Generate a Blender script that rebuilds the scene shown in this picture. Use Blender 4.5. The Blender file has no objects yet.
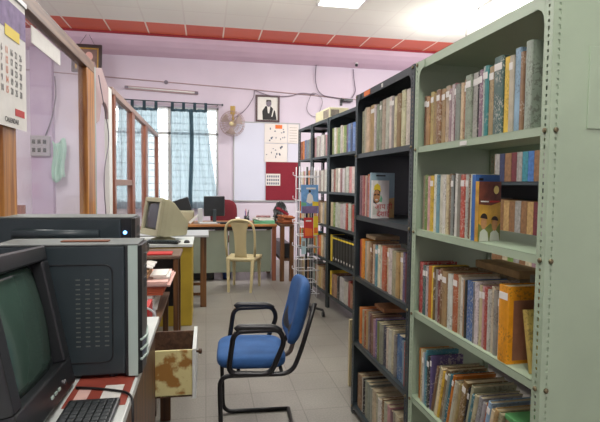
import bpy, bmesh, math, random
from mathutils import Vector, Matrix
PI = math.pi
random.seed(7)
S = bpy.context.scene
COL = S.collection

# ------------------------------------------------------------------ camera
cam_d = bpy.data.cameras.new('camera'); cam = bpy.data.objects.new('camera', cam_d); COL.objects.link(cam)
YAW, PIT, ROL, CH = .186, .054, .011, 1.436
_f = Vector((math.sin(YAW)*math.cos(PIT), math.cos(YAW)*math.cos(PIT), -math.sin(PIT)))
_r0 = Vector((math.cos(YAW), -math.sin(YAW), 0)); _u0 = _r0.cross(_f)
_r = _r0*math.cos(ROL)+_u0*math.sin(ROL); _u = _r.cross(_f)
cam.matrix_world = Matrix(((_r.x, _u.x, -_f.x, 0), (_r.y, _u.y, -_f.y, 0), (_r.z, _u.z, -_f.z, CH), (0, 0, 0, 1)))
cam_d.sensor_width = 36; cam_d.lens = 36*500/600; cam_d.clip_start = .05
S.camera = cam

# ------------------------------------------------------------------ world, exposure, lamps
w = bpy.data.worlds.new('daylight'); S.world = w; w.use_nodes = True
bg = w.node_tree.nodes['Background']; bg.inputs[0].default_value = (.93, .97, 1, 1); bg.inputs[1].default_value = 3.6
S.view_settings.view_transform = 'Standard'; S.view_settings.look = 'None'
S.view_settings.gamma = 1; S.view_settings.use_curve_mapping = False
S.view_settings.exposure = 0.0
PANELS = [(1.78, 6.53, 72), (4.0, 6.2, 60), (-.3, 3.6, 34), (.3, .6, 38), (3.4, 2.4, 9), (-2.6, 6.2, 60)]   # ceiling light panels: x, y, watts; first pair real, the rest unseen added fill
CEIL = 3.9
for i, (x, y, p) in enumerate(PANELS):
    ld = bpy.data.lights.new('panel_and_fill_lamp', 'AREA'); ld.energy = p; ld.size = .56; ld.color = (1, .97, .93)
    lo = bpy.data.objects.new('panel_and_fill_lamp', ld); lo.location = (x, y, CEIL-.05); COL.objects.link(lo)

# added point lamps that brighten ceiling and room (holders built with the ceiling lights)
FILL_BULBS = [(3.75, 6.9, 90), (-2.3, 5.0, 60), (.6, 5.4, 78), (.6, -.6, 62)]
for x, y, p in FILL_BULBS:
    ld = bpy.data.lights.new('fill_bulb_lamp', 'POINT'); ld.energy = p; ld.shadow_soft_size = .06; ld.color = (1, .98, .95)
    lo = bpy.data.objects.new('fill_bulb_lamp', ld); lo.location = (x, y, CEIL-.52); COL.objects.link(lo)

# ------------------------------------------------------------------ helpers
def srgb(r, g, b):
    def c(v):
        v /= 255.
        return v/12.92 if v <= .04045 else ((v+.055)/1.055)**2.4
    return (c(r), c(g), c(b), 1)

def mat(name, col, rough=.6, metal=0, noise=0, scale=8, bump=0, bscale=60, spec=.5, trans=0):
    m = bpy.data.materials.new(name); m.use_nodes = True; nt = m.node_tree; b = nt.nodes['Principled BSDF']
    b.inputs['Roughness'].default_value = rough; b.inputs['Metallic'].default_value = metal
    b.inputs['Specular IOR Level'].default_value = spec; b.inputs['Base Color'].default_value = col
    tc = nt.nodes.new('ShaderNodeTexCoord')
    if noise:
        n = nt.nodes.new('ShaderNodeTexNoise'); n.inputs['Scale'].default_value = scale; n.inputs['Detail'].default_value = 5
        nt.links.new(tc.outputs['Object'], n.inputs['Vector'])
        r = nt.nodes.new('ShaderNodeValToRGB'); r.color_ramp.elements[0].position = .3; r.color_ramp.elements[1].position = .7
        r.color_ramp.elements[0].color = tuple(c*(1-noise) for c in col[:3])+(1,)
        r.color_ramp.elements[1].color = tuple(min(1, c*(1+noise*.6)) for c in col[:3])+(1,)
        nt.links.new(n.outputs['Fac'], r.inputs['Fac']); nt.links.new(r.outputs['Color'], b.inputs['Base Color'])
    if bump:
        n2 = nt.nodes.new('ShaderNodeTexNoise'); n2.inputs['Scale'].default_value = bscale
        nt.links.new(tc.outputs['Object'], n2.inputs['Vector'])
        bp = nt.nodes.new('ShaderNodeBump'); bp.inputs['Strength'].default_value = bump; bp.inputs['Distance'].default_value = .01
        nt.links.new(n2.outputs['Fac'], bp.inputs['Height']); nt.links.new(bp.outputs['Normal'], b.inputs['Normal'])
    return m

def emis(name, col, s):
    m = bpy.data.materials.new(name); m.use_nodes = True; nt = m.node_tree; nt.nodes.clear()
    e = nt.nodes.new('ShaderNodeEmission'); e.inputs[0].default_value = col; e.inputs[1].default_value = s
    o = nt.nodes.new('ShaderNodeOutputMaterial'); nt.links.new(e.outputs[0], o.inputs[0]); return m

def wood(name, c1, c2, rough=.5, axis='Z', sc=3):
    m = bpy.data.materials.new(name); m.use_nodes = True; nt = m.node_tree; b = nt.nodes['Principled BSDF']
    tc = nt.nodes.new('ShaderNodeTexCoord'); mp = nt.nodes.new('ShaderNodeMapping')
    s = [sc*9]*3; s['XYZ'.index(axis)] = sc*.6; mp.inputs['Scale'].default_value = s
    n = nt.nodes.new('ShaderNodeTexNoise'); n.inputs['Scale'].default_value = 1; n.inputs['Detail'].default_value = 6; n.inputs['Distortion'].default_value = .6
    r = nt.nodes.new('ShaderNodeValToRGB'); r.color_ramp.elements[0].position = .35; r.color_ramp.elements[1].position = .68
    r.color_ramp.elements[0].color = c1; r.color_ramp.elements[1].color = c2
    nt.links.new(tc.outputs['Object'], mp.inputs[0]); nt.links.new(mp.outputs[0], n.inputs['Vector'])
    nt.links.new(n.outputs['Fac'], r.inputs['Fac']); nt.links.new(r.outputs['Color'], b.inputs['Base Color'])
    b.inputs['Roughness'].default_value = rough
    return m

class MB:
    def __init__(s): s.v = []; s.f = []; s.m = []; s.mi = 0
    def add(s, vs, fs):
        o = len(s.v); s.v += [tuple(v) for v in vs]; s.f += [tuple(i+o for i in f) for f in fs]; s.m += [s.mi]*len(fs); return s
    def box(s, x0, y0, z0, x1, y1, z1, M=None):
        vs = [Vector(p) for p in ((x0,y0,z0),(x1,y0,z0),(x1,y1,z0),(x0,y1,z0),(x0,y0,z1),(x1,y0,z1),(x1,y1,z1),(x0,y1,z1))]
        if M: vs = [M @ v for v in vs]
        return s.add(vs, [(0,3,2,1),(4,5,6,7),(0,1,5,4),(1,2,6,5),(2,3,7,6),(3,0,4,7)])
    def hexa(s, b, t):      # bottom quad, top quad (ccw from above)
        return s.add(list(b)+list(t), [(3,2,1,0),(4,5,6,7),(0,1,5,4),(1,2,6,5),(2,3,7,6),(3,0,4,7)])
    def tube(s, pts, r, n=8, closed=False, r2=None):
        P = [Vector(p) for p in pts]; k = len(P); rings = []
        up = None
        for i in range(k):
            if closed: d = (P[(i+1) % k]-P[i-1])
            else: d = (P[min(i+1, k-1)]-P[max(i-1, 0)])
            d.normalize()
            if up is None:
                a = Vector((0, 0, 1)) if abs(d.z) < .9 else Vector((1, 0, 0)); x = d.cross(a).normalized()
            else:
                x = (up - d*up.dot(d)); x = x.normalized() if x.length > 1e-5 else d.orthogonal().normalized()
            up = x; y = d.cross(x)
            rr = r if r2 is None else r+(r2-r)*i/(k-1)
            rings.append([P[i]+x*rr*math.cos(2*PI*j/n)+y*rr*math.sin(2*PI*j/n) for j in range(n)])
        vs = [v for R in rings for v in R]; fs = []
        for i in range(k if closed else k-1):
            a = i*n; b = ((i+1) % k)*n
            for j in range(n): fs.append((a+j, a+(j+1) % n, b+(j+1) % n, b+j))
        if not closed: fs += [tuple(range(n))[::-1], tuple(range((k-1)*n, k*n))]
        return s.add(vs, fs)
    def lathe(s, prof, c=(0,0,0), n=20, ax='Z'):
        vs = []; fs = []; k = len(prof)
        for (r, z) in prof:
            for j in range(n):
                a = 2*PI*j/n; p = (r*math.cos(a), r*math.sin(a), z)
                if ax == 'Y': p = (p[0], p[2], p[1])
                if ax == 'X': p = (p[2], p[0], p[1])
                vs.append((p[0]+c[0], p[1]+c[1], p[2]+c[2]))
        for i in range(k-1):
            for j in range(n): fs.append((i*n+j, i*n+(j+1) % n, (i+1)*n+(j+1) % n, (i+1)*n+j))
        fs += [tuple(range(n))[::-1], tuple(range((k-1)*n, k*n))]
        return s.add(vs, fs)
    def prism(s, poly, d0, d1, plane='XZ'):   # poly in plane, extruded along the third axis
        n = len(poly)
        def P(a, b, d): return {'XZ': (a, d, b), 'YZ': (d, a, b), 'XY': (a, b, d)}[plane]
        vs = [P(a, b, d0) for a, b in poly]+[P(a, b, d1) for a, b in poly]
        fs = [tuple(range(n)), tuple(range(n, 2*n))[::-1]]+[(i, i+n, (i+1) % n+n, (i+1) % n) for i in range(n)]
        return s.add(vs, fs)
    def grid(s, fn, nu, nv):
        vs = [fn(i/nu, j/nv) for j in range(nv+1) for i in range(nu+1)]
        fs = [(j*(nu+1)+i, j*(nu+1)+i+1, (j+1)*(nu+1)+i+1, (j+1)*(nu+1)+i) for j in range(nv) for i in range(nu)]
        return s.add(vs, fs)

def rnd(pts, r=.04, n=5, closed=False):
    """round the corners of a polyline"""
    P = [Vector(p) for p in pts]; out = []; k = len(P)
    for i in range(k):
        if not closed and i in (0, k-1): out.append(P[i]); continue
        a, b, c = P[i-1], P[i], P[(i+1) % k]
        d1 = (a-b); d2 = (c-b); t = min(r, d1.length*.48, d2.length*.48)
        p0 = b+d1.normalized()*t; p1 = b+d2.normalized()*t
        for j in range(n+1):
            u = j/n; out.append(p0*(1-u)**2+b*2*u*(1-u)+p1*u*u)
    return out

def obj(name, mb, m, parent=None, label=None, smooth=False, bevel=0, solid=0, loc=None, subsurf=0, fix=True):
    me = bpy.data.meshes.new(name); me.from_pydata(mb.v, [], mb.f); me.update()
    if fix:
        bm = bmesh.new(); bm.from_mesh(me); bmesh.ops.recalc_face_normals(bm, faces=bm.faces); bm.to_mesh(me); bm.free()
    ms = m if isinstance(m, (list, tuple)) else [m]
    for q in ms: me.materials.append(q)
    if len(ms) > 1: me.polygons.foreach_set('material_index', mb.m)
    if smooth: me.polygons.foreach_set('use_smooth', [True]*len(me.polygons))
    o = bpy.data.objects.new(name, me); COL.objects.link(o)
    if parent: o.parent = parent
    if loc: o.location = loc
    if solid:
        q = o.modifiers.new('thickness', 'SOLIDIFY'); q.thickness = solid; q.offset = 0
    if bevel:
        q = o.modifiers.new('bevel', 'BEVEL'); q.width = bevel; q.segments = 2; q.limit_method = 'ANGLE'; q.angle_limit = .6
    if subsurf:
        q = o.modifiers.new('sub', 'SUBSURF'); q.levels = q.render_levels = subsurf
    if label: o['label'] = label
    return o

def thing(name, label, cat, loc=(0,0,0), rz=0, group=None):
    o = bpy.data.objects.new(name, None); COL.objects.link(o); o.location = loc; o.rotation_euler = (0, 0, rz)
    o.empty_display_size = .05
    o['label'] = label; o['category'] = cat
    if group: o['group'] = group
    return o
def tag(o, label, cat, group=None, kind=None):
    if label: o['label'] = label
    if cat: o['category'] = cat
    if group: o['group'] = group
    if kind: o['kind'] = kind
    return o
def struct(name, mb, m, label=None, **k):
    o = obj(name, mb, m, **k); o['kind'] = 'structure'
    o['label'] = label or name.replace('_', ' ')
    return o

def text(name, s, size, m, parent, loc, rot, extrude=.0004, label=None, sx=1):
    c = bpy.data.curves.new(name, 'FONT'); c.body = s; c.size = size; c.extrude = extrude; c.align_x = 'CENTER'; c.align_y = 'CENTER'; c.resolution_u = 2
    t = bpy.data.objects.new(name+'_curve', c); COL.objects.link(t)
    bpy.context.view_layer.update()
    dg = bpy.context.evaluated_depsgraph_get()
    me = bpy.data.meshes.new_from_object(t.evaluated_get(dg), depsgraph=dg)
    bpy.data.objects.remove(t); me.materials.clear(); me.materials.append(m)
    o = bpy.data.objects.new(name, me); COL.objects.link(o); o.parent = parent; o.location = loc; o.rotation_euler = rot; o.scale = (sx, 1, 1)
    if label: o['label'] = label
    return o

# ------------------------------------------------------------------ materials
M = {}
M['wall'] = mat('pink_distemper', srgb(213, 203, 216), .85, noise=.05, scale=1.6, bump=.05, bscale=30)
M['beam'] = mat('pink_paint_darker', srgb(216, 190, 206), .8, noise=.05, scale=2)
M['dark_red'] = mat('dark_red_edging', srgb(150, 40, 50), .6)
M['green_steel'] = mat('pale_green_enamel', srgb(166, 184, 158), .42, noise=.07, scale=5, bump=.03, bscale=40)
M['navy_steel'] = mat('navy_enamel', srgb(50, 60, 64), .4, noise=.15, scale=6, bump=.03, bscale=40)
M['bolt'] = mat('rusty_bolt', srgb(130, 120, 92), .45, .6, noise=.3, scale=60)
M['black_plastic'] = mat('black_plastic', srgb(32, 35, 38), .35, noise=.08, scale=30)
M['dark_grey'] = mat('dark_grey_paint', srgb(50, 61, 65), .38, noise=.08, scale=10)
M['dark_grey2'] = mat('black_bezel', srgb(40, 42, 44), .3)
M['silver'] = mat('silver_plastic', srgb(178, 196, 188), .4)
M['grey_top'] = mat('lighter_grey_top', srgb(110, 116, 114), .5, noise=.15, scale=15)  # lighter grey than the case, for the tower tops
M['crt_glass'] = mat('green_grey_glass', srgb(62, 84, 74), .12, noise=.12, scale=5)
M['crt_dark'] = mat('dark_screen_glass', srgb(66, 70, 76), .08)
M['beige'] = mat('aged_beige_plastic', srgb(168, 164, 136), .5, noise=.08, scale=6)
M['white_lam'] = mat('white_laminate', srgb(214, 218, 214), .35, noise=.05, scale=12)
M['brown'] = wood('brown_wood', srgb(66, 42, 24), srgb(122, 82, 46), .45)
M['brown_y'] = wood('brown_wood_long', srgb(70, 48, 34), srgb(112, 82, 58), .5, 'Y')
M['orange_wood'] = wood('varnished_orange_wood', srgb(132, 78, 30), srgb(206, 146, 70), .35)
M['redbrown_wood'] = wood('red_brown_wood', srgb(116, 66, 46), srgb(150, 92, 68), .4)
M['beam_wood'] = wood('dusty_brown_beam', srgb(92, 68, 54), srgb(136, 108, 88), .55, 'Y')
M['desk_edge'] = wood('desk_edge_wood', srgb(140, 88, 48), srgb(186, 130, 78), .4, 'X')
M['yellow'] = mat('mustard_paint', srgb(186, 158, 48), .5, noise=.14, scale=5)
M['cream_plastic'] = mat('cream_plastic', srgb(198, 184, 142), .4, noise=.06, scale=6)
M['blue_fabric'] = mat('blue_fabric', srgb(48, 92, 148), .85, noise=.14, scale=14, bump=.15, bscale=300)
M['maroon_fabric'] = mat('maroon_fabric', srgb(110, 30, 40), .85, noise=.1, scale=10)
M['black_metal'] = mat('black_enamel', srgb(26, 26, 28), .3)
M['paper'] = mat('paper', srgb(226, 224, 218), .8, noise=.05, scale=20)
M['pages'] = mat('yellowed_pages', srgb(200, 186, 152), .9, noise=.18, scale=60)
M['panel_grey'] = mat('grey_green_panel', srgb(128, 136, 120), .55, noise=.08, scale=4)
M['grey_lam'] = mat('grey_laminate', srgb(176, 178, 180), .4, noise=.04, scale=8)
M['chrome'] = mat('steel', srgb(190, 190, 190), .25, .9)
M['white_wire'] = mat('white_wire', srgb(222, 222, 226), .4)
M['whiteboard'] = mat('whiteboard_face', srgb(214, 218, 234), .2)
M['maroon_felt'] = mat('maroon_felt', srgb(130, 32, 48), .9, noise=.08, scale=40)
M['black_cable'] = mat('black_cable', srgb(22, 22, 24), .5)
M['grey_cable'] = mat('grey_cable', srgb(120, 112, 124), .6)
M['gold'] = mat('gold_frame', srgb(176, 140, 70), .35, .5, noise=.2, scale=40)
M['blue_plastic'] = mat('blue_plastic', srgb(50, 84, 150), .4)
M['carton'] = mat('cream_carton', srgb(222, 216, 180), .75, noise=.1, scale=8)
M['carton_print'] = mat('grey_print', srgb(150, 140, 128), .8, noise=.3, scale=30)
M['mauve'] = mat('mauve_grey_board', srgb(172, 148, 148), .6, noise=.06, scale=5)
M['white_paint'] = mat('white_paint', srgb(226, 226, 222), .5)
M['red'] = mat('red_print', srgb(190, 52, 50), .6)
M['orange'] = mat('orange_print', srgb(220, 110, 40), .6)
M['yel'] = mat('yellow_print', srgb(226, 200, 50), .6)
M['greenp'] = mat('green_print', srgb(110, 180, 140), .6)
M['bluep'] = mat('blue_print', srgb(60, 110, 180), .6, noise=.2, scale=14)
M['skyp'] = mat('sky_print', srgb(110, 160, 210), .6, noise=.25, scale=20)
M['skin'] = mat('printed_skin', srgb(190, 138, 92), .6, noise=.2, scale=60)
M['black'] = mat('black_print', srgb(24, 22, 24), .6)
M['violet'] = mat('violet_print', srgb(130, 110, 150), .7, noise=.4, scale=14)
M['led'] = emis('blue_led', (.15, .4, 1, 1), 6)
M['panel_light'] = emis('light_diffuser', (1, .98, .95, 1), 9)

def floor_mat():
    m = bpy.data.materials.new('terrazzo_tiles'); m.use_nodes = True; nt = m.node_tree; b = nt.nodes['Principled BSDF']; L = nt.links.new
    tc = nt.nodes.new('ShaderNodeTexCoord')
    br = nt.nodes.new('ShaderNodeTexBrick'); br.offset = 0; br.inputs['Scale'].default_value = 1
    br.inputs['Brick Width'].default_value = .305; br.inputs['Row Height'].default_value = .305; br.inputs['Mortar Size'].default_value = .0035; br.inputs['Bias'].default_value = -.2
    br.inputs['Color1'].default_value = srgb(134, 130, 122); br.inputs['Color2'].default_value = srgb(139, 135, 126); br.inputs['Mortar'].default_value = srgb(114, 110, 103)
    L(tc.outputs['Object'], br.inputs['Vector'])
    n = nt.nodes.new('ShaderNodeTexNoise'); n.inputs['Scale'].default_value = 90; n.inputs['Detail'].default_value = 2; L(tc.outputs['Object'], n.inputs['Vector'])
    n2 = nt.nodes.new('ShaderNodeTexNoise'); n2.inputs['Scale'].default_value = 2.2; n2.inputs['Detail'].default_value = 4; L(tc.outputs['Object'], n2.inputs['Vector'])
    r = nt.nodes.new('ShaderNodeMapRange'); r.inputs['From Min'].default_value = .3; r.inputs['From Max'].default_value = .7; r.inputs['To Min'].default_value = .84; r.inputs['To Max'].default_value = 1.1; L(n.outputs['Fac'], r.inputs['Value'])
    r2 = nt.nodes.new('ShaderNodeMapRange'); r2.inputs['From Min'].default_value = .3; r2.inputs['From Max'].default_value = .7; r2.inputs['To Min'].default_value = .9; r2.inputs['To Max'].default_value = 1.06; L(n2.outputs['Fac'], r2.inputs['Value'])
    mu = nt.nodes.new('ShaderNodeMath'); mu.operation = 'MULTIPLY'; L(r.outputs[0], mu.inputs[0]); L(r2.outputs[0], mu.inputs[1])
    vm = nt.nodes.new('ShaderNodeVectorMath'); vm.operation = 'SCALE'; L(br.outputs['Color'], vm.inputs[0]); L(mu.outputs[0], vm.inputs['Scale'])
    L(vm.outputs[0], b.inputs['Base Color']); b.inputs['Roughness'].default_value = .38
    return m
M['floor'] = floor_mat()

def ceil_mat(name, c1, c2, line):
    m = bpy.data.materials.new(name); m.use_nodes = True; nt = m.node_tree; b = nt.nodes['Principled BSDF']; L = nt.links.new
    tc = nt.nodes.new('ShaderNodeTexCoord'); mp = nt.nodes.new('ShaderNodeMapping'); mp.inputs['Location'].default_value = (2.136, -8.76+.62*20, 0)
    L(tc.outputs['Object'], mp.inputs[0])
    br = nt.nodes.new('ShaderNodeTexBrick'); br.offset = 0; br.inputs['Scale'].default_value = 1
    br.inputs['Brick Width'].default_value = .604; br.inputs['Row Height'].default_value = .62; br.inputs['Mortar Size'].default_value = .012; br.inputs['Mortar Smooth'].default_value = 0
    br.inputs['Color1'].default_value = c1; br.inputs['Color2'].default_value = c2; br.inputs['Mortar'].default_value = line
    L(mp.outputs[0], br.inputs['Vector']); L(br.outputs['Color'], b.inputs['Base Color']); b.inputs['Roughness'].default_value = .45
    return m
M['ceil_white'] = ceil_mat('cream_ceiling_tiles', srgb(226, 225, 212), srgb(221, 221, 208), srgb(217, 214, 202))
M['ceil_red'] = ceil_mat('orange_red_ceiling_tiles', srgb(208, 90, 56), srgb(216, 98, 62), srgb(242, 224, 206))

def glass_mat():
    m = bpy.data.materials.new('dusty_pane_glass'); m.use_nodes = True; nt = m.node_tree; nt.nodes.clear(); L = nt.links.new
    t = nt.nodes.new('ShaderNodeBsdfTransparent'); t.inputs[0].default_value = (.97, .985, .98, 1)
    g = nt.nodes.new('ShaderNodeBsdfGlossy'); g.inputs['Roughness'].default_value = .06; g.inputs['Color'].default_value = (.9, .9, .9, 1)
    d = nt.nodes.new('ShaderNodeBsdfDiffuse'); d.inputs[0].default_value = srgb(225, 215, 225)
    lw = nt.nodes.new('ShaderNodeLayerWeight'); lw.inputs[0].default_value = .5
    pw = nt.nodes.new('ShaderNodeMath'); pw.operation = 'POWER'; pw.inputs[1].default_value = 6; L(lw.outputs['Facing'], pw.inputs[0])
    fr = nt.nodes.new('ShaderNodeMath'); fr.operation = 'MULTIPLY_ADD'; fr.inputs[1].default_value = .25; fr.inputs[2].default_value = .02; L(pw.outputs[0], fr.inputs[0])
    m1 = nt.nodes.new('ShaderNodeMixShader'); L(fr.outputs[0], m1.inputs[0]); L(t.outputs[0], m1.inputs[1]); L(g.outputs[0], m1.inputs[2])
    m2 = nt.nodes.new('ShaderNodeMixShader'); m2.inputs[0].default_value = .05; L(m1.outputs[0], m2.inputs[1]); L(d.outputs[0], m2.inputs[2])
    o = nt.nodes.new('ShaderNodeOutputMaterial'); L(m2.outputs[0], o.inputs[0]); return m
M['glass'] = glass_mat()
def cloth_mat(name, col, tr):
    m = bpy.data.materials.new(name); m.use_nodes = True; nt = m.node_tree; nt.nodes.clear(); L = nt.links.new
    d = nt.nodes.new('ShaderNodeBsdfDiffuse'); d.inputs[0].default_value = col
    t = nt.nodes.new('ShaderNodeBsdfTranslucent'); t.inputs[0].default_value = col
    p = nt.nodes.new('ShaderNodeBsdfTransparent'); p.inputs[0].default_value = (.8, .92, .95, 1)
    m1 = nt.nodes.new('ShaderNodeMixShader'); m1.inputs[0].default_value = .55; L(d.outputs[0], m1.inputs[1]); L(t.outputs[0], m1.inputs[2])
    m2 = nt.nodes.new('ShaderNodeMixShader'); m2.inputs[0].default_value = tr; L(m1.outputs[0], m2.inputs[1]); L(p.outputs[0], m2.inputs[2])
    o = nt.nodes.new('ShaderNodeOutputMaterial'); L(m2.outputs[0], o.inputs[0]); return m
M['curtain'] = cloth_mat('sheer_blue_grey_cloth', srgb(136, 150, 158), .2)
M['curtain_dark'] = cloth_mat('doubled_blue_grey_cloth', srgb(82, 102, 112), .02)

def book_mat(name, marks):
    """cover colour comes from each book's own colour; printed streaks and scuffs by noise in the book's own coordinates"""
    m = bpy.data.materials.new(name); m.use_nodes = True; nt = m.node_tree; b = nt.nodes['Principled BSDF']; L = nt.links.new
    oi = nt.nodes.new('ShaderNodeObjectInfo'); tc = nt.nodes.new('ShaderNodeTexCoord')
    ad = nt.nodes.new('ShaderNodeVectorMath'); ad.operation = 'ADD'
    cb = nt.nodes.new('ShaderNodeCombineXYZ'); mm = nt.nodes.new('ShaderNodeMath'); mm.operation = 'MULTIPLY'; mm.inputs[1].default_value = 13
    L(oi.outputs['Random'], mm.inputs[0]); L(mm.outputs[0], cb.inputs[0]); L(mm.outputs[0], cb.inputs[2])
    L(tc.outputs['Object'], ad.inputs[0]); L(cb.outputs[0], ad.inputs[1])
    mp = nt.nodes.new('ShaderNodeMapping'); mp.inputs['Scale'].default_value = (90, 240, 110); L(ad.outputs[0], mp.inputs[0])
    n = nt.nodes.new('ShaderNodeTexNoise'); n.inputs['Scale'].default_value = 1; n.inputs['Detail'].default_value = 2; L(mp.outputs[0], n.inputs['Vector'])
    r = nt.nodes.new('ShaderNodeMapRange'); r.inputs['From Min'].default_value = .54; r.inputs['From Max'].default_value = .6; L(n.outputs['Fac'], r.inputs['Value'])
    # only some zones of the spine carry print
    n3 = nt.nodes.new('ShaderNodeTexNoise'); n3.inputs['Scale'].default_value = 9; n3.inputs['Detail'].default_value = 0; L(ad.outputs[0], n3.inputs['Vector'])
    r3 = nt.nodes.new('ShaderNodeMapRange'); r3.inputs['From Min'].default_value = .46; r3.inputs['From Max'].default_value = .52; L(n3.outputs['Fac'], r3.inputs['Value'])
    mu = nt.nodes.new('ShaderNodeMath'); mu.operation = 'MULTIPLY'; L(r.outputs[0], mu.inputs[0]); L(r3.outputs[0], mu.inputs[1])
    mu2 = nt.nodes.new('ShaderNodeMath'); mu2.operation = 'MULTIPLY'; mu2.inputs[1].default_value = .42; L(mu.outputs[0], mu2.inputs[0])
    mx = nt.nodes.new('ShaderNodeMix'); mx.data_type = 'RGBA'
    L(mu2.outputs[0], mx.inputs[0]); L(oi.outputs['Color'], mx.inputs[6]); mx.inputs[7].default_value = marks
    n2 = nt.nodes.new('ShaderNodeTexNoise'); n2.inputs['Scale'].default_value = 22; n2.inputs['Detail'].default_value = 4; L(ad.outputs[0], n2.inputs['Vector'])
    r2 = nt.nodes.new('ShaderNodeMapRange'); r2.inputs['From Min'].default_value = .3; r2.inputs['From Max'].default_value = .7; r2.inputs['To Min'].default_value = .78; r2.inputs['To Max'].default_value = 1.12; L(n2.outputs['Fac'], r2.inputs['Value'])
    vm = nt.nodes.new('ShaderNodeVectorMath'); vm.operation = 'SCALE'; L(mx.outputs[2], vm.inputs[0]); L(r2.outputs[0], vm.inputs['Scale'])
    L(vm.outputs[0], b.inputs['Base Color']); b.inputs['Roughness'].default_value = .5
    return m
M['book_dark_marks'] = book_mat('printed_cover_dark_marks', srgb(70, 56, 50))
M['book_light_marks'] = book_mat('printed_cover_light_marks', srgb(232, 226, 210))

# ------------------------------------------------------------------ room shell
WY = 9.3
fl = MB().box(-4.1, -1.6, -.08, 5.6, WY+.2, 0); struct('floor', fl, M['floor'], 'light grey terrazzo tile floor')
cm = MB(); cm.box(-4.1, -1.6, CEIL, 5.6, 8.14, CEIL+.06); cm.mi = 1; cm.box(-4.1, 8.14, CEIL, 5.6, 8.76, CEIL+.06)
struct('ceiling', cm, [M['ceil_white'], M['ceil_red']], 'cream tiled ceiling with a row of orange red tiles')
struct('trim_1', MB().box(-4.1, 8.745, CEIL-.03, 5.6, 8.78, CEIL-.001), M['dark_red'], 'dark red edging strip along the red ceiling tiles')
# beam along the back wall, with a coved underside
bp_ = [(8.78, CEIL+.06), (8.78, CEIL-.04), (8.84, CEIL-.10), (8.95, CEIL-.16), (9.1, CEIL-.21), (WY, CEIL-.25), (WY, CEIL+.06)]
struct('trim_2', MB().prism(bp_, -4.1, 5.6, 'YZ'), M['beam'], 'pink ceiling beam along the back wall')
wx0, wx1, wz0, wz1 = -1.66, .22, 1.05, 2.80
wb = MB()
wb.box(-4.1, WY, 0, wx0, WY+.2, CEIL+.06).box(wx1, WY, 0, 5.6, WY+.2, CEIL+.06).box(wx0, WY, 0, wx1, WY+.2, wz0).box(wx0, WY, wz1, wx1, WY+.2, CEIL+.06)
struct('wall_back', wb, M['wall'], 'pink back wall with a wide window')
struct('wall_left', MB().box(-4.3, -1.6, -.08, -4.1, WY+.2, CEIL+.06), M['wall'], 'pink left wall beyond the glazed partition')
struct('wall_right', MB().box(5.6, -1.6, -.08, 5.8, WY+.2, CEIL+.06), M['wall'], 'pink right wall behind the bookshelves')
struct('wall_near', MB().box(-4.3, -1.8, -.08, 5.8, -1.6, CEIL+.06), M['wall'], 'pink near wall behind the camera')
struct('trim_3', MB().box(-2.9, 9.16, 0, -2.56, WY, CEIL-.2), mat('mauve_pillar_paint', srgb(184, 166, 190), .85, noise=.05, scale=2), 'mauve pillar on the back wall')
# window
wf = MB()
for x0, x1 in ((wx0, wx0+.04), (-.68, -.61), (wx1-.04, wx1)): wf.box(x0, WY+.06, wz0, x1, WY+.11, wz1)
for z0, z1 in ((wz0, wz0+.04), (2.3, 2.35), (wz1-.04, wz1)): wf.box(wx0, WY+.06, z0, wx1, WY+.11, z1)
wo = struct('window_1', wf, M['white_paint'], 'wide window with white frame and iron grille behind the curtains', bevel=.004)
gr = MB()
for i in range(1, 11): gr.tube([(wx0+i*(wx1-wx0)/11, WY+.15, wz0), (wx0+i*(wx1-wx0)/11, WY+.15, wz1)], .005, 5)
for i in range(1, 15): gr.tube([(wx0, WY+.15, wz0+i*.122), (wx1, WY+.15, wz0+i*.122)], .006, 5)
obj('window_grille', gr, M['dark_grey'], wo)
obj('window_pane', MB().box(wx0, WY+.08, wz0, wx1, WY+.084, wz1), M['glass'], wo)

# ceiling light panels; those after the first pair are unseen, added for fill
for i, (x, y, p) in enumerate(PANELS):
    where = ['square ceiling light panel nearest the red tiles, above the dark bookshelves', 'square ceiling light panel at the right above the green bookshelf',
             'unseen square light panel added as fill above the glazed partition', 'unseen square light panel added as fill above the front of the aisle',
             'unseen square light panel added as fill above the racks on the right', 'unseen square light panel added as fill beyond the partition on the left'][i]
    t = thing('ceiling_and_fill_light', where, 'ceiling light', (x, y, CEIL), 0, 'ceiling light panels')
    f = MB(); s_ = .3
    f.box(-s_, -s_, -.03, s_, -s_+.02, 0).box(-s_, s_-.02, -.03, s_, s_, 0).box(-s_, -s_, -.03, -s_+.02, s_, 0).box(s_-.02, -s_, -.03, s_, s_, 0)
    obj('frame', f, M['white_paint'], t); obj('diffuser', MB().box(-.28, -.28, -.02, .28, .28, -.005), M['panel_light'], t)

for (x, y, p), lab in zip(FILL_BULBS, ('added bulb brightening the ceiling at the far right of the room', 'added fill bulb beyond the glazed partition', 'added fill bulb above the middle of the aisle', 'added fill bulb behind the camera')):  # cords and sockets made up to carry the added point lamps
    t = thing('added_fill_bulb', lab, 'bulb', (x, y, CEIL))
    obj('cord', MB().tube([(0, 0, 0), (0, 0, -.36)], .005, 6), M['black_cable'], t); obj('socket', MB().lathe([(.02, -.36), (.022, -.42)], (0, 0, 0), 12), M['white_paint'], t)
    obj('bulb_base', MB().lathe([(.016, -.42), (.016, -.45)], (0, 0, 0), 12), M['chrome'], t)
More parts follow.
